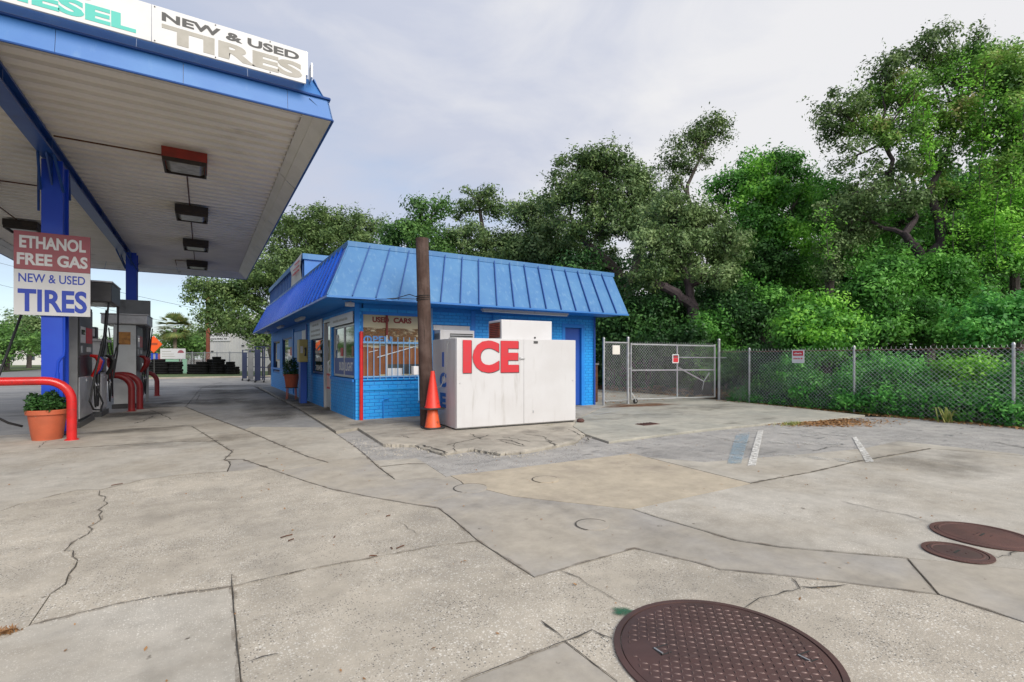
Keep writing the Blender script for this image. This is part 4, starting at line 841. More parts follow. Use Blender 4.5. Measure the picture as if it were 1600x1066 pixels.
part('bracket', MB().box(1.212, 1.235, SY-.01, SY+.3, 5.3, 5.62).box(1.30, 1.32, SY+.1, SY+.28, 5.35, 5.55), M['steel'], sg)
# square sign hung on the near column
cg = thing('column_sign', 'square maroon and white ETHANOL FREE GAS sign hung on the near blue column', 'sign', (-2.2, 11.5, 2.08))
QY = 11.49
part('board', MB().box(-2.70, -1.71, QY-.03, QY, 2.085, 2.853), M['white'], cg, bevel=.003); part('upper_panel', MB().box(-2.70, -1.71, QY-.03, QY, 2.856, 3.50), M['maroon'], cg, bevel=.003)
for body, x0, x1, z0, z1, mk, bo in (('ETHANOL', -2.63, -1.77, 3.215, 3.43, 'white', .035), ('FREE GAS', -2.66, -1.745, 2.93, 3.135, 'white', .035), ('NEW & USED', -2.64, -1.78, 2.64, 2.79, 'bluel', .012), ('TIRES', -2.65, -1.755, 2.14, 2.53, 'bluel', .03)):
    part('lettering', text_mb(body, (x0, QY-.0305, z0), (1, 0, 0), (0, 0, 1), x1-x0, z1-z0, .003, bo), M[mk], cg)

# ------------------------------------------------------------------ pumps
def loop(a, b, sag, n=12, side=(0, 0, 0)):
    a, b = Vector(a), Vector(b); s_ = Vector(side)
    return [a.lerp(b, k/n)+Vector((0, 0, -sag*4*(k/n)*(1-k/n)))+s_*(4*(k/n)*(1-k/n)) for k in range(n+1)]
def nozzle(t, x, y, z, sx, mk):
    """nozzle hanging on the side facing sx, its spout tucked into the boot"""
    n = part('nozzle', MB().tube([(x+sx*.04, y+.03, z-.26), (x+sx*.13, y+.015, z-.09), (x+sx*.17, y, z+.07), (x+sx*.11, y, z+.17), (x+sx*.01, y-.01, z+.19)], [.034, .050, .056, .046, .026], 8), M[mk], t)
    part('spout', MB().tube([(x+sx*.04, y+.03, z-.26), (x+sx*.06, y+.045, z-.36), (x+sx*.11, y+.06, z-.46)], [.022, .016, .014], 7), M['steel'], n)
    part('trigger', MB().tube([(x+sx*.12, y, z-.02), (x+sx*.17, y+.01, z-.08), (x+sx*.13, y+.01, z-.17)], .008, 6), M['blackp'], n)
    return n
def pump(name, label, x, y, w, L, h, body, face, valance, noz, shade, vx=.65, screen=True, notice=None):
    t = thing(name, label, 'fuel pump', (x, y+L/2, 0))
    x0, x1 = x-w/2, x+w/2
    part('plinth', MB().box(x0-.03, x1+.03, y-.03, y+L+.03, -.01, .12), M['pumpdk'], t, bevel=.01)
    part('end_panel', MB().box(x0+.01, x1-.01, y, y+.04, .121, h), M[body], t, bevel=.008)
    part('end_panel', MB().box(x0+.01, x1-.01, y+L-.04, y+L, .121, h), M[body], t, bevel=.008)
    part('cabinet', MB().box(x0+.02, x1-.02, y+.041, y+L-.041, .121, h), M[shade], t)
    for sx in (-1, 1):
        xs_ = x0+.02 if sx < 0 else x1-.02
        def fbox(ya, yb, za, zb, d0, d1): 
            a, b = xs_+sx*d0, xs_+sx*d1; return MB().box(min(a, b), max(a, b), ya, yb, za, zb)
        lower = part('lower_door', fbox(y+.08, y+L-.08, .16, .98, .001, .03), M[face], t, bevel=.02)
        part('door_lock', fbox(y+L/2-.02, y+L/2+.02, .88, .92, .03, .04), M['steel'], lower)
        part('nozzle_boot', fbox(y+.12, y+L-.12, 1.02, 1.36, .001, .02), M['blackp'], t)
        up = part('upper_panel', fbox(y+.08, y+L-.08, 1.40, h-.06, .001, .028), M['pumpdk'], t, bevel=.008)
        if screen:
            part('price_panel', fbox(y+.16, y+L*.42, 1.66, 1.98, .029, .034), M['whitebox'], up); part('grade_panel', fbox(y+L*.47, y+L-.16, 1.66, 1.98, .029, .034), M['redl'], up)
            part('display', fbox(y+.2, y+L*.38, 1.82, 1.92, .0345, .037), M['glass'], up)
            for kk in range(3): part('grade_button', fbox(y+L*.5+kk*.16, y+L*.5+.1+kk*.16, 1.48, 1.58, .029, .04), M['whitebox'], up)
            part('keypad', fbox(y+.2, y+.34, 1.46, 1.6, .029, .036), M['steel'], up)
        for i, (yy, mk) in enumerate(noz):
            nozzle(t, xs_+sx*.03, y+yy, 1.22, sx, mk)
            hp = [(xs_+sx*.06, y+yy+.02, 1.02)]+loop((xs_+sx*.10, y+yy+.03, .95), (xs_+sx*.13, y+yy+.22, 1.1), .72, 12)+[(xs_+sx*.22, y+yy+.24, 1.6), (xs_+sx*.28, y+yy+.2, h-.02)]
            part('hose', MB().tube(hp, .016, 7), M['black'], t)
    if valance:
        z0, z1, ya, yb = valance
        v = part('valance', MB().box(x-vx, x+vx, ya, yb, z0, z1), M['pumpdk' if body != 'pumplt' else 'steel'], t, bevel=.02)
        part('valance_trim', MB().box(x-vx-.012, x+vx+.012, ya-.012, yb+.012, z1+.001, z1+.03), M['steel'], v)
        part('valance_lamp', MB().box(x-vx+.08, x+vx-.08, ya+.08, yb-.08, z0-.012, z0-.001), M['lens'], v)
        for sy in (ya+.15, yb-.15): part('valance_post', MB().box(x-.10, x+.10, sy-.03, sy+.03, h, z0-.013), M[body], t)
    if notice: part('notice', MB().box(x-.13, x+.12, y-.006, y-.001, notice[0], notice[1]), M['oldnote'], t)
    return t
pA = pump('fuel_pump', 'tall grey fuel pump behind the near blue column with red and blue nozzles', -2.32, 12.6, .52, 1.5, 2.42, 'pumpgray', 'steel', (2.50, 2.90, 13.0, 14.25), [(1.05, 'red'), (1.3, 'bluel')], 'pumpdk', vx=.72)
pB = pump('fuel_pump', 'pale grey fuel pump with a browned notice on its end before the far column', -1.80, 16.9, .50, 1.6, 2.25, 'pumplt', 'pumpgray', (2.27, 2.52, 16.82, 18.4), [(.5, 'dred'), (1.1, 'dred')], 'pumpdk', vx=.50, notice=(1.72, 2.06))
pC = pump('fuel_pump', 'short white topped fuel pump standing between the two taller pumps', -2.24, 14.75, .44, .95, 1.74, 'whitebox', 'whitebox', None, [(.5, 'blackp')], 'whitebox', screen=False)
part('display_head', MB().box(-2.36, -2.12, 14.95, 15.2, 1.802, 2.08), M['pumpdk'], pC, bevel=.01)
part('display_face', MB().box(-2.33, -2.15, 14.942, 14.949, 1.86, 2.04), M['whitebox'], pC)
part('counter_top', MB().box(-2.54, -1.94, 14.68, 15.8, 1.742, 1.80), M['whitebox'], pC, bevel=.01)
hs = part('long_hose', MB().tube([(-2.72, 12.7, 2.5), (-2.78, 12.3, 2.2), (-2.84, 11.9, 1.6), (-2.9, 11.6, 1.1), (-2.97, 11.4, .7), (-2.92, 11.35, .42), (-2.75, 11.4, .28), (-2.6, 11.5, .2)], .02, 8), M['black'], pA)
part('long_hose', MB().tube([(-1.66, 13.1, 2.5), (-1.7, 12.95, 1.9), (-1.82, 12.75, 1.1), (-1.9, 12.68, .5), (-1.86, 12.8, .33), (-1.8, 13.2, .28), (-1.82, 13.6, .4), (-1.95, 13.8, .7)], .018, 8), M['black'], pA)
part('long_hose', MB().tube([(-1.62, 14.1, 2.5), (-1.63, 14.05, 1.5), (-1.7, 14.0, .9)], .018, 8), M['black'], pA)
bp = thing('backboard', 'plain grey metal board behind the pumps by the far column', 'panel', (-1.83, 19.2, 0))
part('sheet', MB().box(-2.25, -1.41, 19.18, 19.24, 1.2, 3.15), M['pumpgray'], bp, bevel=.006)
part('leg', MB().box(-2.2, -2.12, 19.24, 19.3, 0, 3.0), M['pumpgray'], bp); part('leg', MB().box(-1.54, -1.46, 19.24, 19.3, 0, 3.0), M['pumpgray'], bp)
part('dark_box', MB().box(-1.86, -1.50, 19.0, 19.178, 1.6, 2.35), M['pumpdk'], bp, bevel=.01)
# hoop barriers
def hoop(x0, x1, y, h, r, label, mk, along='x'):
    t = thing('hoop_barrier', label, 'barrier', ((x0+x1)/2 if along == 'x' else y, y if along == 'x' else (x0+x1)/2, 0), 'red hoop barriers guarding the pumps')
    q = .34; pts = [(x0, 0), (x0, h-q)]+[(x0+q-q*math.cos(a), h-q+q*math.sin(a)) for a in [math.pi/2*k/7 for k in range(1, 8)]]+[(x1-q+q*math.sin(a), h-q+q*math.cos(a)) for a in [math.pi/2*k/7 for k in range(0, 7)]]+[(x1, h-q), (x1, 0)]
    P3 = [(a, y, b) if along == 'x' else (y, a, b) for a, b in pts]
    part('hoop', MB().tube(P3, r, 14), M[mk], t)
    for a in (x0, x1):
        c = (a, y, 0) if along == 'x' else (y, a, 0)
        part('collar', MB().lathe([(r+.03, -.002), (r+.028, .012), (r+.002, .02)], 16, c, False), M[mk], t)
hoop(-3.1, -1.85, 10.82, .985, .068, 'bright red steel hoop barrier beside the terracotta planter', 'red')
hoop(-2.45, -1.56, 15.9, .92, .075, 'dull red hoop barrier in front of the pale pump', 'dred')
hoop(-2.25, -1.44, 16.45, .92, .075, 'dull red hoop barrier hard against the end of the pale pump', 'dred')
hoop(-2.6, -1.42, 21.9, .85, .075, 'dull red hoop barrier at the far end of the pump row', 'dred')

# planters
def leaves_mesh(cen, L, W, rg, up=.4, out=None):
    """one four cornered leaf per centre; with out the leaves of a clump face away from its middle"""
    n = len(cen)
    nr = rg.normal(size=(n, 3)); nr[:, 2] = np.abs(nr[:, 2])+up
    if out is not None: nr = rg.normal(size=(n, 3))*.5+out*1.3+np.array([0, 0, up*.8])
    nr /= np.linalg.norm(nr, axis=1)[:, None]+1e-9
    a = rg.normal(size=(n, 3)); a[:, 2] -= .35; a -= nr*(a*nr).sum(1)[:, None]; a /= np.linalg.norm(a, axis=1)[:, None]+1e-9
    b = np.cross(nr, a); s_ = rg.uniform(.45, 1.5, (n, 1))
    hl, hw = a*L*.5*s_, b*W*.5*s_
    return np.stack([cen-hl, cen+hw-hl*.1, cen+hl, cen-hw-hl*.1], 1).reshape(-1, 3)
def mesh_from_quads(name, v, mt, parent=None):
    n = len(v)//4
    if parent is not None: v = v-np.array(root_loc(parent)[:])
    me = bpy.data.meshes.new(name); me.vertices.add(n*4); me.loops.add(n*4); me.polygons.add(n)
    me.vertices.foreach_set('co', v.astype(np.float32).ravel()); me.loops.foreach_set('vertex_index', np.arange(n*4, dtype=np.int32))
    me.polygons.foreach_set('loop_start', np.arange(0, n*4, 4, dtype=np.int32)); me.polygons.foreach_set('loop_total', np.full(n, 4, dtype=np.int32))
    me.update(); me.validate(); return link(name, me, mt, parent)
def planter(label, x, y, z, r, h, pl_r, pl_h, nl, soil=True):
    t = thing('potted_plant', label, 'potted plant', (x, y, z))
    part('pot', MB().lathe([(r*.72, 0), (r*.75, .05), (r*.76, .055), (r*.93, h*.84), (r*1.03, h*.85), (r*1.05, h*.98), (r*1.02, h), (r*.95, h), (r*.9, h*.9)], 36, (x, y, z)), M['terra'], t)
    part('soil', MB().lathe([(r*.9, h*.88), (r*.9, h*.905)], 24, (x, y, z)), M['dirt'], t)
    d = rng.normal(size=(nl, 3)); d /= np.linalg.norm(d, axis=1)[:, None]; rad = rng.uniform(.35, 1, (nl, 1))**.6
    c = d*rad*np.array([pl_r, pl_r, pl_h])*(1+.2*np.sin(d[:, :1]*7))+np.array([x, y, z+h+pl_h*.45]); c = c[c[:, 2] > z+h*.9]
    mesh_from_quads('foliage', leaves_mesh(c, .06, .032, rng), M['l_pot'], t)
    st = MB()
    for k in range(9):
        a = k*.7; st.tube([(x+.05*math.cos(a), y+.05*math.sin(a), z+h*.9), (x+pl_r*.5*math.cos(a), y+pl_r*.5*math.sin(a), z+h+pl_h*.6)], .005, 5)
    part('stems', st, M['bark'], t)
planter('terracotta planter with a low dark green shrub under the red hoop barrier', -2.21, 11.12, 0, .265, .50, .27, .2, 2600)
planter('terracotta pot with a bushy plant on a stand by the side wall', 2.42, 17.4, .42, .24, .42, .27, .36, 1500)
t = thing('plant_stand', 'dark metal stand carrying the terracotta pot by the west wall', 'stand', (2.42, 17.4, 0))
part('top', MB().lathe([(.2, .395), (.2, .418)], 20, (2.42, 17.4, 0)), M['blackp'], t)
for k in range(4): part('leg', MB().tube([(2.42+.17*math.cos(k*1.57+.5), 17.4+.17*math.sin(k*1.57+.5), .395), (2.42+.2*math.cos(k*1.57+.5), 17.4+.2*math.sin(k*1.57+.5), .0)], .014, 6), M['terra'], t)

# ------------------------------------------------------------------ ice box, cones, cut pole
IA = math.atan2(-.18, 2.63); iu = Vector((math.cos(IA), math.sin(IA), 0)); iv = Vector((-iu.y, iu.x, 0)); io = Vector((3.91, 8.21, .035)); IW, ID, IH = 2.64, 1.32, 1.69
ice = thing('ice_merchandiser', 'big white ice merchandiser box with red ICE letters on its front', 'ice box', io+iu*IW/2+iv*ID/2)
def I(a, b, c): return io+iu*a+iv*b+Vector((0, 0, c))
part('body', MB().obox(I(0, .03, .02), iu*IW, iv*(ID-.03), (0, 0, IH-.02)), M['whitebox'], ice, bevel=.012)
part('front_panel', MB().obox(I(.006, .0, .04), iu*(1.40), iv*.03, (0, 0, IH-.045)), M['whitebox'], ice, bevel=.006)
part('front_panel', MB().obox(I(1.409, .0, .04), iu*(1.225), iv*.03, (0, 0, IH-.045)), M['whitebox'], ice, bevel=.006)
part('toe_board', MB().obox(I(.03, .04, -.004), iu*(IW-.06), iv*(ID-.08), (0, 0, .022)), M['blackp'], ice)
for ch, a0_, a1_ in (('I', .12, .29), ('C', .315, .86), ('E', .895, 1.285)):
    part('letter_edge', text_mb(ch, I(a0_+.012, -.001, 1.035), iu, Vector((0, 0, 1)), a1_-a0_, .605, .012, .05), M['redside'], ice, smooth=False)
    part('letter', text_mb(ch, I(a0_, -.0135, 1.045), iu, Vector((0, 0, 1)), a1_-a0_, .605, .003, .05), M['redl'], ice, smooth=False)
for ch, zz, w_ in (('I', 1.15, .10), ('C', .755, .36), ('E', .36, .32)):
    part('side_letter', text_mb(ch, I(-.002, .70+w_/2, zz), -iv, Vector((0, 0, 1)), w_, .285, .003, .05), M['bluel2'], ice, smooth=False)
part('latch', MB().obox(I(1.33, -.03, 1.30), iu*.09, iv*.03, (0, 0, .022)).obox(I(1.31, -.02, 1.285), iu*.025, iv*.02, (0, 0, .05)), M['steel'], ice, bevel=.004)
part('hinge', MB().obox(I(1.63, -.012, 1.61), iu*.09, iv*.012, (0, 0, .045)), M['pumpdk'], ice)
for a, c in ((.07, .86), (2.56, .86)): part('bolt', MB().lathe([(.014, 0), (.012, .008), (0, .01)], 8, (0, 0, 0), False) and MB().tube([I(a, -.008, c), I(a, .0, c)], .012, 8), M['steel'], ice)
part('dent_mark', MB().tube([I(1.62, -.004, .24), I(1.62, .0, .29)], .012, 6), M['galv'], ice)
rf = thing('refrigeration_unit', 'white refrigeration unit with a rusty end grille on top of the ice box', 'cooling unit', I(1.8, .9, IH))
part('case', MB().obox(I(1.23, .62, IH+.001), iu*1.22, iv*.62, (0, 0, .42)), M['whitebox'], rf, bevel=.012)
part('end_grille', MB().obox(I(1.215, .68, IH+.05), iu*.013, iv*.5, (0, 0, .32)), M['rust'], rf)
for k in range(8): part('grille_slat', MB().obox(I(1.206, .69, IH+.065+k*.038), iu*.008, iv*.48, (0, 0, .014)), M['fixred'], rf)
part('knob', MB().tube([I(2.02, .605, IH+.06), I(2.02, .62, IH+.06)], .02, 10), M['blackp'], rf)
pole = thing('cut_utility_pole', 'short sawn off brown wooden utility pole in front of the shop', 'pole', (3.64, 9.05, 0))
pp = MB()
pts = [(3.69-.11*k/8, 9.05, .03+3.63*k/8) for k in range(9)]
pp.tube(pts, [.138-.016*k/8 for k in range(9)], 20)
part('shaft', pp, M['wood'], pole)
part('wire_wrap', MB().tube([(3.605+.13*math.cos(a), 9.05+.13*math.sin(a), 2.45+.006*a) for a in [k*.5 for k in range(40)]], .008, 5), M['black'], pole)
part('cable', MB().tube([(3.52, 8.98, 2.5), (3.42, 9.3, 2.6), (3.3, 9.7, 2.56), (2.9, 9.9, 2.52), (2.3, 10.0, 2.50)], .008, 5).tube([(3.52, 9.0, 2.48), (3.3, 9.4, 2.52), (2.8, 9.85, 2.515)], .006, 5), M['black'], pole)
part('cable', MB().tube([(3.50, 9.05, .5), (3.48, 8.96, .55), (3.47, 8.95, 1.0), (3.44, 9.0, 1.06), (3.42, 9.04, 1.12)], .01, 5), M['bbar'], pole)
part('meter_box', MB().box(3.38, 3.48, 8.97, 9.06, 1.03, 1.2), M['whitebox'], pole, bevel=.015)
part('cable', MB().tube([(4.08, 8.9, 1.735), (3.98, 8.62, 1.74), (3.87, 8.52, 1.6), (3.86, 8.55, 1.2), (3.84, 8.6, .95), (3.78, 8.62, .82), (3.74, 8.68, .8)], .008, 6), M['pumpgray'], pole)
def cone(z, label, mk, base=True):
    x, y = 3.66, 8.72
    t = thing('traffic_cone', label, 'traffic cone', (x, y, z), 'two traffic cones stacked by the wooden pole')
    part('cone', MB().lathe([(.152, .028), (.147, .045), (.138, .06), (.040, .67), (.036, .70), (.033, .71), (.027, .70)], 28, (x, y, z)), M[mk], t)
    b = .19; ch = .055
    part('base', MB().prism([(x-b+ch, y-b), (x+b-ch, y-b), (x+b, y-b+ch), (x+b, y+b-ch), (x+b-ch, y+b), (x-b+ch, y+b), (x-b, y+b-ch), (x-b, y-b+ch)], z, z+.028), M['blackp'], t, bevel=.008)
cone(.036, 'faded orange traffic cone underneath the stack by the wooden pole', 'orange'); cone(.40, 'red orange traffic cone on top of the stack by the wooden pole', 'conered')
tp = thing('rock', 'small dark stone at the right foot of the ice box', 'stone', (6.62, 7.98, .03))
part('stone', MB().lathe([(.02, 0), (.075, .01), (.085, .04), (.05, .075), (.0, .08)], 9, (6.64, 8.0, .025), False), M['iron2'], tp)

# ------------------------------------------------------------------ gate and chain link fence
def chain(mb, o, u, L, h, s=.092, r=.0024, knuckle=.0):
    """woven diamonds between z = .04 and h, wires as thin square bars"""
    o, u = Vector(o), Vector(u).normalized(); n = Vector((-u.y, u.x, 0)); up = Vector((0, 0, 1)); h -= o.z
    k = int((L+h)/s)+1
    for i in range(k):
        for sgn in (1, -1):
            # line  a - sgn*z = c
            if sgn > 0: c = i*s-h; a0, a1 = max(0, c), min(L, c+h); z0, z1 = a0-c, a1-c
            else: c = i*s; a0, a1 = max(0, c-h), min(L, c); z0, z1 = c-a0, c-a1
            if a1-a0 < .02: continue
            p, q = o+u*a0+up*z0+n*(sgn*r), o+u*a1+up*z1+n*(sgn*r)
            mb.tube([p, q], r, 4, False)
    if knuckle:
        for i in range(int(L/s)):
            b = o+u*(i*s)+up*h; d = random.uniform(-.012, .012); mb.tube([b, b+u*d+up*knuckle*random.uniform(.7, 1.1)], r*1.25, 3, False)
    return mb
def post(t, x, y, h, r=.03, name='post', cap=True):
    p = part(name, MB().tube([(x, y, -.02), (x, y, h)], r, 12), M['galv'], t)
    if cap: part('cap', MB().lathe([(r*1.2, h-.01), (r*1.2, h+.012), (r*.7, h+.045), (0, h+.05)], 12, (x, y, 0), False), M['galv'], p)
    return p
gf = thing('fixed_fence_panel', 'narrow chain link panel between the shop and the gate', 'fence', (10.0, 10.5, 0))
post(gf, 9.56, 10.5, 1.9, .035); post(gf, 10.50, 10.5, 1.93, .04)
part('rail', MB().tube([(9.56, 10.5, 1.80), (10.5, 10.5, 1.80)], .022, 8), M['galv'], gf); part('rail', MB().tube([(9.56, 10.5, .14), (10.5, 10.5, .14)], .018, 8), M['galv'], gf)
stuff(part('chain_mesh', chain(MB(), (9.58, 10.47, .1), (1, 0, 0), .9, 1.8), M['wire'], gf, smooth=False))
t = thing('gate_notice', 'plain grey notice plate on the narrow chain link panel', 'sign', (9.98, 10.45, 1.47)); part('plate', MB().box(9.84, 10.12, 10.44, 10.452, 1.46, 1.72), M['cove'], t)
for x in (9.87, 10.09): part('tie', MB().tube([(x, 10.43, 1.70), (x, 10.48, 1.72)], .004, 4), M['wire'], t)
g0, g1 = Vector((10.60, 10.48, 0)), Vector((13.86, 10.05, 0)); gu = (g1-g0).normalized(); gl = (g1-g0).length
gt = thing('chain_link_gate', 'wide galvanised chain link gate on a small wheel', 'gate', g0)
Z = lambda a, z: g0+gu*a+Vector((0, 0, z))
part('frame', MB().tube([Z(0, .16), Z(0, 1.80)], .026, 10).tube([Z(gl, .12), Z(gl, 1.80)], .026, 10).tube([Z(0, 1.76), Z(gl, 1.74)], .022, 8).tube([Z(0, .15), Z(gl, .12)], .022, 8), M['galv'], gt)
part('middle_rail', MB().tube([Z(0, 1.0), Z(gl, .98)], .02, 8), M['galv'], gt); part('upright', MB().tube([Z(gl*.53, .14), Z(gl*.53, 1.75)], .022, 8), M['galv'], gt)
part('upper_rail', MB().tube([Z(gl*.53, 1.38), Z(gl+.5, 1.37)], .014, 8), M['galv'], gt)
part('loose_brace', MB().tube([Z(gl*.55, 1.06), Z(gl*.86, .62)], .02, 8), M['galv'], gt); part('loose_brace', MB().tube([Z(gl*.86, .62), Z(gl*.93, .9)], .012, 6).tube([Z(gl*.86, .62), Z(gl*.84, .35)], .012, 6), M['galv'], gt)
stuff(part('chain_mesh', chain(MB(), Z(.02, .16)+Vector((0, -.03, 0)), gu, gl-.04, 1.80, knuckle=.04), M['wire'], gt, smooth=False))
wh = part('wheel', MB().tube([Z(.12, .095)+Vector((0, -.06, 0)), Z(.12, .095)+Vector((0, -.02, 0))], .075, 16), M['black'], gt); part('hub', MB().tube([Z(.12, .095)+Vector((0, -.066, 0)), Z(.12, .095)+Vector((0, -.014, 0))], .025, 10), M['galv'], wh)
part('wheel_fork', MB().tube([Z(.12, .095)+Vector((0, -.07, 0)), Z(.06, .25)+Vector((0, -.04, 0)), Z(.0, .36)], .012, 6), M['galv'], gt)
for z in (.5, 1.05, 1.5): part('hinge', MB().tube([Z(-.1, z), Z(.03, z)], .016, 6), M['galv'], gt)
t = thing('warning_sign', 'small red and black notice with a white edge hung on the gate', 'sign', Z(gl*.50, 1.2))
sgb = Z(gl*.455, 1.20)+Vector((0, -.05, 0)); sn = Vector((gu.y, -gu.x, 0))
part('plate', MB().obox(sgb, gu*.25, sn*.008, (0, 0, .27)), M['white'], t, bevel=.004); part('red_field', MB().obox(sgb+gu*.03+sn*.0085+Vector((0, 0, .03)), gu*.19, sn*.002, (0, 0, .13)), M['redl'], t); part('black_field', MB().obox(sgb+gu*.03+sn*.0085+Vector((0, 0, .165)), gu*.19, sn*.002, (0, 0, .08)), M['blackl'], t)
part('worn_print', text_mb('~', sgb+gu*.05+sn*.011+Vector((0, 0, .18)), gu, Vector((0, 0, 1)), .15, .05, .001, .01), M['redl'], t)
fn = thing('chain_link_fence', 'long galvanised chain link fence in front of the overgrown trees', 'fence', (13.7, 5, 0))
f0, f1 = Vector((13.98, 9.98, 0)), Vector((13.22, -2.7, 0)); fu = (f1-f0).normalized(); fl = (f1-f0).length
for i, yy in enumerate((9.98, 8.9, 6.0, 3.1, .2, -2.6)):
    a = (f0.y-yy)/(f0.y-f1.y); q = f0.lerp(f1, a); post(fn, q.x, q.y, 1.93 if i == 0 else 1.62, .042 if i == 0 else .028)
part('top_wire', MB().tube([f0+Vector((0, 0, 1.55)), f1+Vector((0, 0, 1.55))], .012, 6), M['rust'], fn)
stuff(part('chain_mesh', chain(MB(), f0+Vector((-.035, 0, .05)), fu, fl, 1.58, s=.096, r=.0026, knuckle=.045), M['wire'], fn, smooth=False))
t = thing('fence_notice', 'small white notice with a red heading hung on the long fence', 'sign', (13.7, 7.4, 1.2))
q = f0.lerp(f1, (f0.y-7.55)/(f0.y-f1.y))+Vector((-.06, 0, 1.22)); fnm = Vector((fu.y, -fu.x, 0))
fnm = -fnm if fnm.x > 0 else fnm
part('plate', MB().obox(q, fu*.34, fnm*.008, (0, 0, .36)), M['white'], t); part('red_field', MB().obox(q+fu*.03+fnm*.0085+Vector((0, 0, .2)), fu*.28, fnm*.002, (0, 0, .13)), M['redl'], t)
part('worn_print', text_mb('~', q+fu*.04+fnm*.0085+Vector((0, 0, .10)), fu, Vector((0, 0, 1)), .26, .05, .001, .01), M['redl'], t); part('worn_print', text_mb('~', q+fu*.06+fnm*.011+Vector((0, 0, .235)), fu, Vector((0, 0, 1)), .22, .06, .001, .02), M['white'], t)
rb = thing('rusty_locker', 'rusty orange brown steel locker behind the narrow fence panel', 'locker', (9.95, 11.6, 0))
part('body', MB().box(9.75, 10.15, 11.4, 11.9, .03, 1.15), M['rust'], rb, bevel=.02); part('lid', MB().box(9.73, 10.17, 11.38, 11.92, 1.152, 1.2), M['pumpgray'], rb)

# ------------------------------------------------------------------ trees and shrubs
def curve(a, b, bend, n=5):
    a, b = Vector(a), Vector(b); L = (b-a).length
    off = Vector((random.uniform(-1, 1), random.uniform(-1, 1), random.uniform(-.3, 1)))*bend*L
    return [a.lerp(b, k/n)+off*(4*(k/n)*(1-k/n))*.5+Vector((random.uniform(-1, 1), random.uniform(-1, 1), random.uniform(-1, 1)))*bend*.12*L*(0 < k < n) for k in range(n+1)]
def blob(px, py, d, rx, ry, mk=None, dens=1.0, depth=.9):
    c = at3(px, py, d); k = d/FOC
    return dict(c=np.array(c), r=np.array([rx*k, rx*k*depth, ry*k]), mk=mk, dens=dens)
def blob_clusters(b, rg, n):
    d = rg.normal(size=(n, 3)); d /= np.linalg.norm(d, axis=1)[:, None]
    lump = .95+.20*np.sin(d[:, 0]*4.1+b['c'][0])*np.cos(d[:, 1]*3.7+b['c'][2])+.12*np.sin(d[:, 2]*6.3+b['c'][1])
    rad = rg.uniform(.08, 1, n)**.42*lump*.93
    rot = np.array([[cs, -ss], [ss, cs]])
    p = d*rad[:, None]*b['r']
    # ellipsoid axes: x across the line of sight
    q = p.copy(); q[:, 0] = p[:, 0]*cs+p[:, 1]*ss; q[:, 1] = -p[:, 0]*ss+p[:, 1]*cs
    return q+b['c']
def foliage(name, blobs, mk, leaf, parent, rg, cover=2.2, clump=None, up=.4, sprig=120):
    Vs = {}; tips = []
    for b in blobs:
        A = math.pi*b['r'][0]*b['r'][2]; La = leaf; Wa = leaf*.5
        nl = int(cover*b['dens']*A/(La*Wa*.5*.75)); nc = max(5, nl//sprig)
        cc = blob_clusters(b, rg, nc); tips.append(cc)
        ci = rg.integers(0, nc, nl)                                  # uneven: some clumps are thick, some thin
        sz = (clump or leaf*3.9)*rg.uniform(.55, 1.3, (nc, 1))
        d = rg.normal(size=(nl, 3)); d /= np.linalg.norm(d, axis=1)[:, None]
        off = d*(rg.uniform(.1, 1, (nl, 1))**.5)*sz[ci]*np.array([1.15, 1.15, .72])+rg.normal(size=(nl, 3))*leaf*.35
        Vs.setdefault(b['mk'] or mk, []).append(leaves_mesh(cc[ci]+off, La, Wa, rg, up, d))
        # loose sprays sticking out of the outline
        ns = max(4, nc//3); e = rg.normal(size=(ns, 3)); e[:, 2] = e[:, 2]*.8+.25; e /= np.linalg.norm(e, axis=1)[:, None]
        e1 = e*rg.uniform(.95, 1.22, (ns, 1))*b['r']*np.array([1, 1, 1.0])+b['c']; m_ = 22
        k_ = np.repeat(np.arange(ns), m_); f = rg.uniform(-1, .6, (ns*m_, 1))
        sp = e1[k_]+e[k_]*f*leaf*4+rg.normal(size=(ns*m_, 3))*leaf*.75
        Vs[b['mk'] or mk].append(leaves_mesh(sp, La, Wa, rg, up))
    out = []
    for k, (m_, vs) in enumerate(Vs.items()):
        out.append(mesh_from_quads(name if k == 0 else 'vine_foliage', np.concatenate(vs), M[m_], parent))
    return out, tips
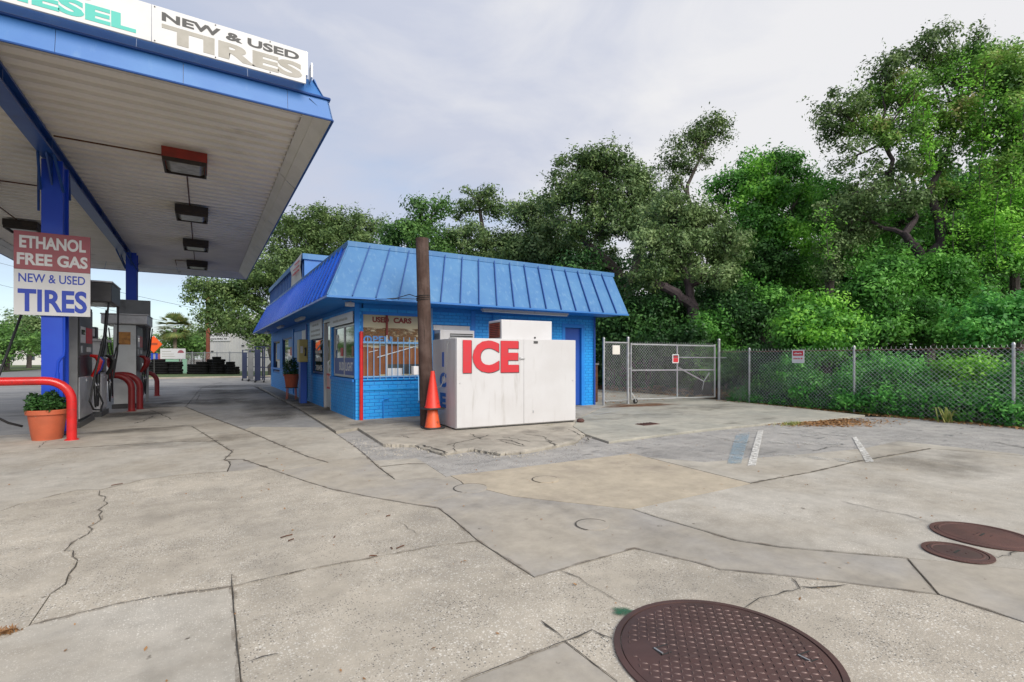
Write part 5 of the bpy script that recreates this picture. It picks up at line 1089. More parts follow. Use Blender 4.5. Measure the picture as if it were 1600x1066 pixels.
def tree(name, label, trunks, blobs, mk, leaf, group=None, bark='bark', cover=2.1, limb=.09, twigs=14, seed=1, base=None, cat='tree', vines=(), sprig=125):
    rg = np.random.default_rng(seed); random.seed(seed)
    leaf = leaf*.66; cover = cover*1.9
    P = []
    for tr in trunks: P.append([(Vector(at3(px, py, d)), r) for px, py, d, r in tr])
    b0_ = P[0][0][0] if P else Vector(base)
    loc = Vector((b0_.x, b0_.y, 0))
    t = thing(name, label, cat, loc, group)
    wood = MB(); nodes = []
    for k, tr in enumerate(P):
        pts = [p.copy() for p, r in tr]; rs = [r for p, r in tr]
        if k == 0 and pts[0].z > 0: pts = [Vector((pts[0].x, pts[0].y, -.1))]+pts; rs = [rs[0]*1.25]+rs
        # densify
        q = []; rr_ = []
        for i in range(len(pts)-1):
            for s_ in range(4):
                f = s_/4; q.append(pts[i].lerp(pts[i+1], f)+Vector((random.uniform(-1, 1), random.uniform(-1, 1), 0))*rs[i]*.25*(s_ > 0)); rr_.append((rs[i]*(1-f)+rs[i+1]*f)*random.uniform(.92, 1.1))
        q.append(pts[-1]); rr_.append(rs[-1]); wood.tube(q, rr_, 9, True); nodes += list(zip(q[len(q)//3:], rr_[len(q)//3:]))
    if not nodes: nodes = [(loc+Vector((0, 0, .3)), limb)]
    crowns, tips = foliage('crown', blobs, mk, leaf, t, rg, cover, sprig=sprig)
    for b, cc in zip(blobs, tips):
        c = Vector(b['c']); cands = [n for n in nodes if n[0].z < c.z+.5] or nodes
        nd = min(cands, key=lambda n: (n[0]-c).length)
        lr = min(limb, nd[1]*.8)
        cv = curve(nd[0], c, .22, 6); wood.tube(cv, [lr*(1-.6*i/6) for i in range(7)], 6, False)
        for i in rg.choice(len(cc), min(twigs, len(cc)), replace=False):
            tv = curve(random.choice(cv[3:]), cc[i], .2, 4); wood.tube(tv, [lr*.32*(1-.75*j/4)+.004 for j in range(5)], 4, False)
    part('trunk', wood, M[bark], t)
    if vines:
        vs = []; vw = MB()
        for (px, py, py2, d, w) in vines:
            n = int(abs(py2-py)*d/FOC*230*max(1, w/.25)); a, b = np.array(at3(px, py, d)), np.array(at3(px+random.uniform(-8, 8), py2, d))
            f = rg.uniform(0, 1, (n, 1)); c = a*(1-f)+b*f+rg.normal(size=(n, 3))*np.array([w, w, .1])*(1-.5*f)+np.sin(f*9+px)*.12
            vs.append(leaves_mesh(c, leaf*.85, leaf*.5, rg, .2)); vw.tube(curve(a, b, .06, 6), .012, 4, False)
        mesh_from_quads('vine_foliage', np.concatenate(vs), M['l_bright'], t); stuff(part('vine_stem', vw, M['bark'], t))
    return t
B = blob
GT = 'trees behind the shop and the fence'
tree('oak_tree', 'broad dark live oak with drooping boughs far behind the left end of the shop', [[(432, 560, 40, .5), (430, 500, 40, .42), (440, 450, 40, .35)], [(430, 500, 40, .3), (380, 470, 39, .2)], [(435, 480, 40, .3), (500, 420, 40, .2)]],
     [B(470, 370, 40, 62, 34), B(545, 385, 40, 60, 48), B(510, 350, 41, 60, 26), B(400, 455, 38, 58, 40), B(345, 462, 37, 46, 34), B(340, 500, 36, 32, 26), B(390, 505, 36, 36, 28), B(420, 520, 35.5, 22, 26), B(440, 420, 39, 60, 42, 'l_olive'), B(500, 420, 40, 60, 40), B(570, 350, 42, 35, 22, 'l_olive'), B(315, 445, 37, 18, 14), B(405, 540, 35.5, 12, 14, None, .7)],
     'l_oak', .30, GT, seed=11, cover=1.9)
tree('leafy_tree', 'small bright green leafy tree rising over the front of the shop roof', [[(655, 520, 27, .16), (655, 400, 27, .13)]],
     [B(625, 360, 27, 28, 26), B(655, 325, 27, 15, 24), B(688, 325, 27.3, 13, 20), B(660, 370, 27, 40, 34), B(610, 385, 27, 18, 20), B(700, 385, 27.5, 26, 30)], 'l_mid', .24, GT, seed=12)
tree('oak_tree', 'thin domed oak with see through crown above the middle of the shop roof', [[(760, 520, 29, .22), (757, 380, 29, .16), (750, 330, 29, .1)]],
     [B(745, 310, 29, 40, 20, None, .6), B(720, 330, 29, 22, 16, None, .6), B(775, 325, 29, 20, 20, None, .6), B(735, 375, 28, 42, 30, 'l_olive'), B(790, 385, 28.5, 36, 30), B(760, 410, 28, 60, 24)], 'l_oak', .24, GT, seed=13)
tree('oak_tree', 'mid green oak between the thin domed oak and the big olive oak', [[(838, 520, 27, .25), (836, 400, 27, .2)]],
     [B(830, 335, 27, 38, 26), B(808, 330, 27, 14, 12, None, .7), B(858, 350, 26.5, 34, 32), B(825, 385, 26.5, 44, 32), B(870, 400, 26, 40, 34, 'l_oak'), B(800, 410, 26.5, 40, 24, 'l_oak')], 'l_olive', .24, GT, seed=14)
tree('oak_tree', 'big olive grey live oak rounded above the right half of the shop roof', [[(985, 540, 23, .38), (975, 470, 23, .33), (960, 420, 23, .28)], [(960, 420, 23, .24), (905, 370, 22.5, .14)], [(975, 460, 23, .22), (1005, 380, 22.5, .15)]],
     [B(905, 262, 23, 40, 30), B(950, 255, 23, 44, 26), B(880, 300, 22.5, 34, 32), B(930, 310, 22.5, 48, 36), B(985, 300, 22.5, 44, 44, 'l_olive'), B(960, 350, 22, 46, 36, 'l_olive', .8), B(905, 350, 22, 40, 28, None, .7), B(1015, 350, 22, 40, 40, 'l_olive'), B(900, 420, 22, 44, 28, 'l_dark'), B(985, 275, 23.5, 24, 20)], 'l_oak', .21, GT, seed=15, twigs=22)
tree('slender_tree', 'tall slender sparse tree standing above the others left of the vine clad one', [[(1080, 540, 25, .17), (1078, 330, 25, .12), (1074, 290, 25, .09), (1096, 245, 25, .06), (1108, 205, 25, .03)], [(1072, 300, 25, .07), (1045, 255, 25, .035)]],
     [B(1105, 200, 25, 24, 17, None, .8), B(1132, 212, 25, 18, 12, None, .6), B(1085, 215, 25, 22, 15, None, .6), B(1060, 235, 25, 24, 18, None, .5), B(1045, 262, 25, 22, 18, None, .45), B(1095, 225, 25, 24, 18, None, .7), B(1070, 265, 25, 24, 22, None, .45), B(1050, 285, 25, 26, 20, None, .5), B(1100, 250, 25, 14, 22, None, .4), B(1120, 190, 25, 20, 12, None, .7)], 'l_oak', .19, GT, seed=16, twigs=22, cover=1.7)
tree('leaning_oak_tree', 'leaning grey trunked olive oak right behind the gate', [[(1100, 560, 18.5, .26), (1082, 478, 18.5, .22), (1045, 452, 18.3, .17), (1020, 440, 18.2, .13)], [(1084, 486, 18.5, .16), (1072, 435, 18.5, .12), (1060, 385, 18.5, .09)]],
     [B(1045, 330, 19, 48, 32), B(1095, 345, 19, 40, 34), B(1020, 380, 18.6, 42, 32, None, .85), B(1075, 385, 18.4, 44, 30, None, .8), B(1130, 385, 18.6, 40, 36, None, .9), B(1120, 430, 18, 42, 30, None, .8), B(1010, 430, 18.2, 36, 24, 'l_oak', .7), B(1150, 440, 18.5, 32, 24, 'l_green', .7), B(1060, 420, 18.6, 34, 20, 'l_oak', .5)], 'l_olive', .17, GT, seed=17, twigs=26, limb=.07, bark='barkp')
tree('vine_clad_tree', 'dense bright green vine clad tree between the leaning oak and the tallest oak', [[(1200, 540, 20.5, .3), (1195, 400, 20.5, .24)]],
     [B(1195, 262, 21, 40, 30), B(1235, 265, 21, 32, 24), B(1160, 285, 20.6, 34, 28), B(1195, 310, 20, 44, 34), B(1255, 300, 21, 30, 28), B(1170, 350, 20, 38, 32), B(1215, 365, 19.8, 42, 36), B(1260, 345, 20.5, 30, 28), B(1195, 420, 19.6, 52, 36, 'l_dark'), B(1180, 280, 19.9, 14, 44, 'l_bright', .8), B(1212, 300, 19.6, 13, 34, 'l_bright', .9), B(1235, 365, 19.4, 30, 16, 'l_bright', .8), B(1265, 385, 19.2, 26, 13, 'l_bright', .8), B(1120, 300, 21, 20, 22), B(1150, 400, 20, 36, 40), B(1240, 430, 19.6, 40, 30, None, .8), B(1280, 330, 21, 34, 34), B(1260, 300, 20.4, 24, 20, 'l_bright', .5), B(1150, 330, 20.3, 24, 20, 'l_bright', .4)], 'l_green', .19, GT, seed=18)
tree('oak_tree', 'tallest oak hung with vines over the long fence with a forked purple grey trunk', [[(1447, 560, 16.5, .24), (1446, 470, 16.5, .22), (1444, 408, 16.5, .20)], [(1444, 412, 16.5, .15), (1425, 380, 16.4, .14), (1412, 366, 16.4, .12), (1432, 340, 16.6, .08), (1400, 280, 16.8, .06)], [(1446, 412, 16.5, .16), (1470, 380, 16.5, .15), (1468, 345, 16.5, .14), (1452, 300, 16.6, .11), (1480, 240, 16.8, .07), (1500, 180, 17, .05)], [(1385, 290, 16.6, .09), (1395, 250, 16.6, .07), (1375, 215, 16.7, .05)]],
     [B(1440, 80, 17, 46, 26, 'l_oak', .9), B(1385, 115, 17, 34, 30, 'l_oak', .85), B(1415, 145, 16.8, 50, 30), B(1490, 105, 17, 44, 34), B(1310, 170, 17, 46, 26, 'l_oak', .85), B(1350, 190, 16.8, 40, 28, None, .8), B(1300, 205, 17, 34, 22, 'l_oak', .65), B(1400, 215, 16.6, 46, 32, None, .75), B(1480, 180, 16.7, 52, 40), B(1330, 245, 17, 50, 22, 'l_olive', .32), B(1390, 270, 16.5, 48, 28, 'l_olive', .5), B(1450, 250, 16.6, 50, 34, None, .7), B(1530, 130, 17.2, 40, 34, 'l_oak', .8), B(1340, 300, 16.4, 50, 26, 'l_olive', .7), B(1400, 320, 16.3, 46, 24, 'l_olive', .8), B(1480, 310, 16.5, 36, 26, None, .7), B(1310, 335, 17, 36, 26, 'l_olive', .7), B(1475, 50, 17, 12, 14, 'l_oak', .7), B(1530, 60, 17, 9, 16, 'l_oak', .7), B(1420, 180, 17.4, 56, 36, None, .4), B(1520, 220, 17.3, 46, 44, None, .5), B(1550, 90, 17.4, 40, 26, None, .9), B(1400, 360, 17.4, 50, 40, 'l_green', .7), B(1500, 380, 17.2, 44, 44, 'l_green', .8), B(1350, 160, 17.4, 40, 26, None, .45)],
     'l_mixed', .155, GT, seed=19, twigs=46, cover=1.55, limb=.08, bark='barkp', vines=[(1442, 160, 235, 15.8, .22), (1432, 130, 175, 15.8, .3), (1540, 110, 200, 15.6, .3), (1535, 190, 260, 15.6, .2), (1530, 260, 420, 15.5, .25), (1545, 300, 370, 15.4, .22), (1450, 215, 275, 15.7, .1), (1500, 90, 150, 15.7, .35), (1290, 330, 400, 16.2, .2), (1490, 330, 400, 15.4, .18)])
tree('oak_tree', 'vine hung oak cut off by the right edge of the picture', [[(1592, 560, 16.5, .15), (1585, 420, 16.5, .13), (1580, 330, 16.5, .11), (1600, 260, 16.5, .09)]],
     [B(1560, 110, 16, 40, 34, None, .8), B(1600, 130, 16, 50, 44), B(1570, 190, 15.8, 46, 40, None, .85), B(1620, 210, 15.6, 50, 50), B(1570, 270, 15.5, 40, 40, None, .7), B(1610, 310, 15.4, 46, 44, 'l_bright', .5), B(1560, 350, 15.4, 44, 36, 'l_bright', .55), B(1600, 400, 15.2, 50, 34, 'l_green'), B(1700, 200, 16, 80, 90), B(1700, 350, 15.6, 80, 70, 'l_green')], 'l_mixed', .16, GT, seed=20, twigs=22,
     vines=[(1580, 250, 400, 14.9, .2), (1600, 150, 240, 15, .3), (1560, 300, 420, 14.9, .22)])
tree('grey_tree', 'slim grey trunked olive tree left of the forked oak behind the bright shrub', [[(1288, 500, 17.5, .16), (1296, 440, 17.5, .14), (1312, 400, 17.5, .11), (1330, 345, 17.5, .07)]],
     [B(1310, 385, 17.2, 38, 24, 'l_olive', .6), B(1345, 360, 17.2, 40, 26, 'l_olive', .6), B(1290, 420, 17, 30, 20, 'l_olive', .55), B(1300, 300, 18.5, 30, 26, 'l_green', .8), B(1330, 410, 17.4, 34, 26, 'l_green', .6)], 'l_olive', .15, GT, seed=21, twigs=26, limb=.05)
for i, (lb, bl, mk) in enumerate([('oak filling the gap behind the mid green oak and the big olive oak', [B(860, 400, 31, 50, 40), B(920, 390, 31, 50, 40), B(800, 420, 31, 50, 30)], 'l_oak'),
        ('oak filling the gap behind the leaning oak and the slender tree', [B(1040, 350, 28, 50, 40), B(1110, 370, 28, 60, 44), B(1060, 420, 28, 60, 34), B(1010, 320, 28, 34, 30)], 'l_oak'),
        ('green tree filling the gap behind the vine clad tree and the tallest oak', [B(1300, 350, 24, 60, 44), B(1350, 380, 24, 60, 50), B(1270, 420, 24, 60, 40), B(1310, 310, 24, 40, 30, 'l_olive')], 'l_green'),
        ('green tree behind the two vine hung oaks on the right', [B(1480, 330, 23, 70, 60), B(1560, 300, 23, 70, 70), B(1420, 400, 23, 60, 50), B(1540, 420, 22, 70, 50), B(1620, 330, 22, 60, 80)], 'l_green')]):
    q = bl[0]['c']; tree('background_tree', lb, [], bl, mk, .24, GT, cover=1.3, seed=70+i, base=(q[0], q[1], 0), limb=.14)
# undergrowth behind the fence
GS = 'shrubs growing behind the chain link fence'
def shrub(label, blobs, mk, leaf, seed, cover=2.4, twigs=10):
    b = blobs[0]['c']; return tree('shrub', label, [], blobs, mk, leaf, GS, cover=cover*1.25, limb=.025, twigs=twigs, seed=seed, base=(b[0], b[1], 0), cat='shrub', sprig=80)
shrub('light green shrub spilling over the fence beside the red headed notice', [B(1280, 505, 14.8, 52, 34), B(1245, 515, 14.9, 36, 34), B(1320, 525, 14.4, 36, 26), B(1275, 475, 15.2, 34, 18, 'l_bright'), B(1290, 545, 14.3, 46, 16), B(1290, 525, 14.1, 30, 14, 'l_bright'), B(1320, 505, 14.4, 24, 20, 'l_bright'), B(1250, 500, 14.6, 20, 14, 'l_bright')], 'l_green', .17, 31, 1.9)
shrub('leafy shrub in front of the forked oak trunk', [B(1390, 430, 15.5, 40, 40), B(1360, 460, 15.4, 34, 40), B(1420, 490, 15.2, 44, 36), B(1370, 520, 15, 40, 26)], 'l_green', .17, 32)
shrub('dark leafy shrub right of the forked oak trunk', [B(1470, 430, 15.6, 34, 40), B(1500, 470, 15.5, 40, 40), B(1460, 510, 15, 40, 34)], 'l_green', .16, 33)
shrub('broad deep green shrub over the fence at the right edge', [B(1560, 490, 13.2, 60, 30), B(1530, 520, 13, 40, 24), B(1610, 500, 13.2, 50, 34), B(1500, 525, 13.3, 36, 20, 'l_green')], 'l_shrub', .17, 34)
shrub('low shrub pressed against the fence left of the fence notice', [B(1190, 570, 15.6, 30, 30, 'l_dark'), B(1215, 590, 15.0, 28, 26), B(1180, 610, 15.8, 26, 14)], 'l_shrub', .13, 35)
shrub('low shrub pressed against the fence below the fence notice', [B(1250, 590, 14.2, 34, 34), B(1275, 615, 13.6, 30, 20), B(1260, 560, 14.4, 30, 20)], 'l_shrub', .13, 36)
shrub('low bush behind the middle post of the long fence', [B(1330, 600, 12.9, 34, 30), B(1375, 580, 12.8, 34, 30), B(1350, 625, 12.4, 38, 18)], 'l_shrub', .125, 37)
shrub('low bush right of the middle post of the long fence', [B(1420, 590, 12, 36, 34), B(1395, 622, 11.8, 32, 20), B(1440, 630, 11.5, 36, 20)], 'l_shrub', .12, 38)
shrub('yellow green bush behind the fence before the right hand post', [B(1500, 585, 11.4, 40, 34, 'l_bright', .8), B(1480, 625, 11.1, 36, 24), B(1530, 620, 10.9, 40, 28), B(1540, 580, 11.3, 32, 24, 'l_bright', .7)], 'l_shrub', .115, 39)
shrub('low bush behind the right hand fence post', [B(1600, 600, 10.3, 44, 40), B(1580, 640, 10, 40, 24), B(1680, 600, 10, 60, 50)], 'l_shrub', .115, 40)
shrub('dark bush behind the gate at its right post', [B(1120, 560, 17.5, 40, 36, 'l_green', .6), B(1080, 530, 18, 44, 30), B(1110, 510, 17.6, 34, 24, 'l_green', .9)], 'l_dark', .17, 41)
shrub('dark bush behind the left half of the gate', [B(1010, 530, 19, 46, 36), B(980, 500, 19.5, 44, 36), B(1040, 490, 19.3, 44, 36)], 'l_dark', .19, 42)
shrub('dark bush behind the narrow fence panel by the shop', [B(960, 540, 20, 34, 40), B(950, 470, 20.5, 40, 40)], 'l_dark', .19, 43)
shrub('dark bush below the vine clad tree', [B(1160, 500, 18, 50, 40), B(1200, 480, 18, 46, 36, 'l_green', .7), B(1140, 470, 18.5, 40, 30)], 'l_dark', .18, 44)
# the wood behind, one mass
rgw = np.random.default_rng(50)
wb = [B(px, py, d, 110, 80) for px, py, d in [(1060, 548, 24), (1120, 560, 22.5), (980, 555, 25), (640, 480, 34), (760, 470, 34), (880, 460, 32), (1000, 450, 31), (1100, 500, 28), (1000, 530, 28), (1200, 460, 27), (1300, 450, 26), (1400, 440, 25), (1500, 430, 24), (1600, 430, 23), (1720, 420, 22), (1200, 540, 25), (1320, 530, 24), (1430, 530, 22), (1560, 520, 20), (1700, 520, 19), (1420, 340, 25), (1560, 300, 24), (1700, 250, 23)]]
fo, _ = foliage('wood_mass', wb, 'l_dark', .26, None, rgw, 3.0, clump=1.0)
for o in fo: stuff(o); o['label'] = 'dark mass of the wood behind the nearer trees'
# ground cover and litter along the fence
def scatter(name, n, box, L, Wd, mk, z=.03, up=1.5, label=None, zr=.02):
    c = np.c_[rng.uniform(box[0], box[1], n), rng.uniform(box[2], box[3], n), rng.uniform(z, z+zr, n)]
    o = mesh_from_quads(name, leaves_mesh(c, L, Wd, rng, up), M[mk]); stuff(o)
    if label: o['label'] = label
    return o
def scatter_px(name, n, polyfn, L, Wd, mk, z, up, label, zr=.015):
    c = np.array([(*G(*polyfn()), z+random.uniform(0, zr)) for _ in range(n)])
    o = mesh_from_quads(name, leaves_mesh(c, L, Wd, rng, up), M[mk]); stuff(o); o['label'] = label; return o
random.seed(5)
scatter_px('leaf_litter', 2600, lambda: (random.gauss(1290, 42), min(667, max(655, random.gauss(660, 3.2)))), .06, .028, 'litter', .0, 2.5, 'brown leaf litter where the gate yard meets the asphalt')
fpt = lambda: f0.lerp(f1, random.random())
c = np.array([(q.x+random.gauss(-.1, .16), q.y, random.uniform(.0, .03)) for q in [fpt() for _ in range(5200)]])
o = stuff(mesh_from_quads('leaf_litter', leaves_mesh(c, .06, .03, rng, 2.5), M['litter'])); o['label'] = 'fallen leaves along the foot of the long fence'
c = np.array([(q.x+random.uniform(.1, 2.2), q.y, random.uniform(.0, .35)) for q in [fpt() for _ in range(9000)]])
o = stuff(mesh_from_quads('ground_cover', leaves_mesh(c, .11, .055, rng, .8), M['l_dark'])); o['label'] = 'low ground cover behind the long fence'
c = np.array([(q.x+random.gauss(0.02, .12), q.y+random.gauss(0, .05), abs(random.gauss(0, .16))) for q in [f0.lerp(f1, min(1, max(.04, (int(random.random()*16)+random.gauss(.5, .22))/16))) for _ in range(5200)]])
o = stuff(mesh_from_quads('fence_weeds', leaves_mesh(c, .07, .035, rng, .6), M['l_shrub'])); o['label'] = 'green weeds growing through the foot of the long fence'
scatter('forest_floor', 9000, (9.8, 24, 10.7, 26), .15, .08, 'litter', .0, 2.5, 'leaf strewn ground behind the gate')
t = thing('weed_tuft', 'pale strap leaved weed at the foot of the fence left of the right hand post', 'weed', (13.3, 4.0, 0))
vs = []
for k in range(26):
    a = random.uniform(0, 6.28); L = random.uniform(.2, .42); b_ = Vector((13.28+random.gauss(0, .03), 4.05+random.gauss(0, .05), 0)); u = Vector((math.cos(a), math.sin(a), 0)); w = Vector((-u.y, u.x, 0))*.014
    m_, e_ = b_+u*L*.35+Vector((0, 0, L*.8)), b_+u*L*.9+Vector((0, 0, L*.75))
    vs += [b_-w, b_+w, m_+w*.8, m_-w*.8, m_-w*.8, m_+w*.8, e_+w*.1, e_-w*.1]
mesh_from_quads('blades', np.array([v[:] for v in vs]), M['l_weed'], t)
def tuft(name, label, px, py, n, sx, h, mk='l_weed'):
    x, y = G(px, py); t = thing(name, label, 'weed', (x, y, 0)); vs = []
    for k in range(n):
        a = random.uniform(0, 6.28); L = h*random.uniform(.5, 1.2); b_ = Vector((x+random.gauss(0, sx), y+random.gauss(0, sx*.4), .0)); u = Vector((math.cos(a), math.sin(a), 0)); w = Vector((-u.y, u.x, 0))*.004
        e_ = b_+u*L*.8+Vector((0, 0, L*.6)); m_ = b_+u*L*.3+Vector((0, 0, L*.45)); vs += [b_-w, b_+w, m_+w, m_-w, m_-w, m_+w, e_+w*.2, e_-w*.2]
    mesh_from_quads('blades', np.array([v[:] for v in vs]), M[mk], t); return t
tuft('weed_tuft', 'withered grass tuft growing in the joint at the left edge of the lot', 8, 990, 60, .03, .04, 'litter')
tuft('weed_tuft', 'small green grass tuft at the edge of the gate yard beside the leaf litter', 1236, 664, 160, .16, .10)
tuft('weed_tuft', 'tiny dry grass tuft at the foot of the ice box', 858, 667, 60, .07, .07)
peb = MB(); random.seed(9)
def pebble(x, y, z, r):
    a = random.uniform(0, 6.28); k = [(r*random.uniform(.6, 1.2)*math.cos(a+q*1.571), r*random.uniform(.6, 1.2)*math.sin(a+q*1.571)) for q in range(4)]
    peb.add([(x+p, y+q, z-.002) for p, q in k]+[(x+p*.5, y+q*.5, z+r*random.uniform(.5, .9)) for p, q in k], [(4, 5, 6, 7), (0, 1, 5, 4), (1, 2, 6, 5), (2, 3, 7, 6), (3, 0, 4, 7)])
edge = [(601,698),(651,700),(692,713),(740,707),(780,713),(820,711),(898,695),(914,682)]
for k in range(240):
    i = random.randrange(len(edge)-1); f = random.random(); x, y = G(edge[i][0]*(1-f)+edge[i+1][0]*f, edge[i][1]*(1-f)+edge[i+1][1]*f)
    pebble(x+random.gauss(0, .05), y-abs(random.gauss(0, .09)), .0, random.choice((.005, .007, .009, .014)))
for k in range(260): x, y = G(random.uniform(530, 660), random.uniform(685, 712)); pebble(x, y, -.004, random.uniform(.005, .013))
for k in range(420):
    i = random.randrange(len(L3)-1); q = random.choice((L3, L4[3:], L1)); i = random.randrange(len(q)-1); f = random.random(); x, y = G(q[i][0]*(1-f)+q[i+1][0]*f, q[i][1]*(1-f)+q[i+1][1]*f); pebble(x+random.gauss(0, .025), y+random.gauss(0, .025), .002, random.uniform(.002, .006))
o = stuff(part('concrete_crumbs', peb, M['agg_fine'], None, smooth=False)); o['label'] = 'loose crumbs of concrete along the broken edges and cracks'
fl = np.array([(random.uniform(-2, 9), random.uniform(1.2, 9.5), .006) for _ in range(600)]); fl = fl[(fl[:, 1] < 8) | (fl[:, 0] < 2)]
o = stuff(mesh_from_quads('leaf_flecks', leaves_mesh(fl, .022, .012, rng, 3), M['litter'])); o['label'] = 'tiny dry leaf flecks scattered over the lot'
# twigs lying about
for i, (px, py, a, L) in enumerate([(448, 839, .2, .09), (455, 845, .5, .05), (626, 856, .3, .07), (612, 858, 1.5, .03), (583, 870, -.6, .05), (607, 807, .2, .04), (523, 840, 1, .03), (183, 758, .3, .10)]):
    x, y = G(px, py)
    t = part('twig', MB().tube([(x-L/2*math.cos(a), y-L/2*math.sin(a), .006), (x, y, .009), (x+L/2*math.cos(a+.2), y+L/2*math.sin(a+.2), .006)], .0045, 5), M['rust'], None)
    tag(t, ['short brown twig, longest of the pair on the left slab', 'tiny twig just below the longer brown twig on the left slab', 'dark twig on the middle slab near its long joint', 'bent scrap of twig left of the dark twig on the middle slab', 'twig stuck in the long joint of the middle slabs', 'small twig near the curved joint on the middle slab', 'speck of twig alone on the big left slab', 'dark twig on the crack at the far left'][i], 'twig', 'twigs lying on the slabs')

# ------------------------------------------------------------------ far background on the left
def simple_tree(label, x, y, h, r, mk, leaf, seed, cover=1.8, group='trees across the street and beyond the lot'):
    rg = np.random.default_rng(seed); random.seed(seed)
    t = thing('tree', label, 'tree', (x, y, 0), group); bl = []
    for k in range(7):
        a = k*2.4; q = .55 if k else 0
        bl.append(dict(c=np.array([x+r*q*math.cos(a), y+r*q*math.sin(a), h*.62+rg.uniform(-.18, .24)*h*(k > 0)]), r=np.array([r*.62, r*.62, h*.22]), mk=None, dens=1))
    foliage('crown', bl, mk, leaf, t, rg, cover)
    w = MB(); w.tube([(x, y, -.1), (x+.1, y, h*.3), (x, y, h*.6)], [r*.08, r*.06, r*.03], 8)
    for b in bl: w.tube(curve((x+.1, y, h*.3), b['c'], .15, 4), [r*.04, r*.03, r*.025, r*.02, r*.01], 5, False)
    part('trunk', w, M['bark'], t)
def gp(px, d): q = at3(px, 560, d); return q[0], q[1]
for i, (px, d, h, r, mk, lb) in enumerate([(10, 52, 4.2, 3.2, 'l_mid', 'round green street tree leftmost across the street'), (45, 66, 7.4, 3.6, 'l_olive', 'taller olive tree across the street left of the blue column'), (-30, 60, 6, 4, 'l_mid', 'green tree across the street at the left picture edge'), (75, 70, 5.0, 3.5, 'l_mid', 'low green tree across the street behind the blue column'),
        (262, 80, 3.6, 4.0, 'l_oak', 'dark bush like tree at the foot of the palm'), (300, 66, 5.2, 3.6, 'l_mid', 'sunny yellow green tree right of the palm'), (318, 72, 6.8, 3.4, 'l_olive', 'olive tree between the palm and the rusty post'), (150, 90, 6, 5, 'l_mid', 'far tree seen between the pumps')]):
    x, y = gp(px, d); simple_tree(lb, x, y, h, r, mk, .30, 60+i)
px_, py_ = gp(273, 62)
pm = thing('palm_tree', 'cabbage palm with a round head beyond the tyre row', 'palm', (px_, py_, 0), 'trees across the street and beyond the lot')
part('trunk', MB().tube([(px_, py_, -.1), (px_+.05, py_, 2), (px_, py_, 5.0)], [.24, .2, .22], 10), M['palmbark'], pm)
vs = []
for k in range(70):
    a = random.uniform(0, 6.28); e = random.uniform(-.95, 1.4); dr = Vector((math.cos(a)*math.cos(e), math.sin(a)*math.cos(e), math.sin(e))); c0 = Vector((px_, py_, 5.2)); tip0 = c0+dr*1.15
    sd = dr.cross(Vector((0, 0, 1))).normalized(); un = sd.cross(dr)
    for j in range(13):
        f = (j-6)/6; v = (dr*math.cos(f*1.25)+sd*math.sin(f*1.25)).normalized(); w = un.cross(v).normalized()*.055
        m_ = tip0+v*.55; e_ = tip0+v*1.1+Vector((0, 0, -.18)); vs += [tip0-w*.4, tip0+w*.4, m_+w, m_-w, m_-w, m_+w, e_+w*.1, e_-w*.1]
mesh_from_quads('fronds', np.array([v[:] for v in vs]), M['l_palm'], pm)
# white shed
sx0, sy0 = gp(326, 52); sx1, sy1 = gp(470, 50); 
sh = thing('metal_shed', 'off white ribbed metal building behind the far end of the shop', 'building', (sx0, sy0, 0))
su = Vector((sx1-sx0, sy1-sy0, 0)); sl = su.length; su.normalize(); sv = Vector((-su.y, su.x, 0)); so = Vector((sx0, sy0, 0))
wl_ = part('wall', MB().obox(so, su*sl, sv*9, (0, 0, 5.3)), M['shed'], sh, smooth=False)
rib = MB()
for k in range(int(sl/.33)): rib.obox(so+su*(k*.33+.1)-sv*.03, su*.07, sv*.029, (0, 0, 5.25))
part('cladding_rib', rib, M['shed'], wl_, smooth=False)
part('roof', MB().add([so-sv*.2+Vector((0, 0, 5.32)), so+su*sl-sv*.2+Vector((0, 0, 5.32)), so+su*sl+sv*4.5+Vector((0, 0, 6.5)), so+sv*4.5+Vector((0, 0, 6.5)), so+sv*9.2+Vector((0, 0, 5.32)), so+su*sl+sv*9.2+Vector((0, 0, 5.32))], [(0, 1, 2, 3), (3, 2, 5, 4), (0, 3, 4)]), M['shed'], sh, smooth=False)
ks = thing('shed_sign', 'white sign with black lettering on the off white shed', 'sign', so+su*.4+Vector((0, 0, 3.2)))
part('board', MB().obox(so+su*.15-sv*.10+Vector((0, 0, 3.15)), su*2.5, sv*.06, (0, 0, .95)), M['white'], ks)
part('lettering', text_mb('KARATE', so+su*.3-sv*.101+Vector((0, 0, 3.62)), su, Vector((0, 0, 1)), 2.2, .38, .005, .03), M['blackl'], ks); part('worn_print', text_mb('~', so+su*.3-sv*.101+Vector((0, 0, 3.28)), su, Vector((0, 0, 1)), 2.0, .2, .005, .02), M['blackl'], ks)
for a, z in ((.35, 2.0), (4.0, 2.6)): part('wall_lamp', MB().obox(so+su*a-sv*.12+Vector((0, 0, z)), su*.25, sv*.1, (0, 0, .14)), M['pumpdk'], sh)
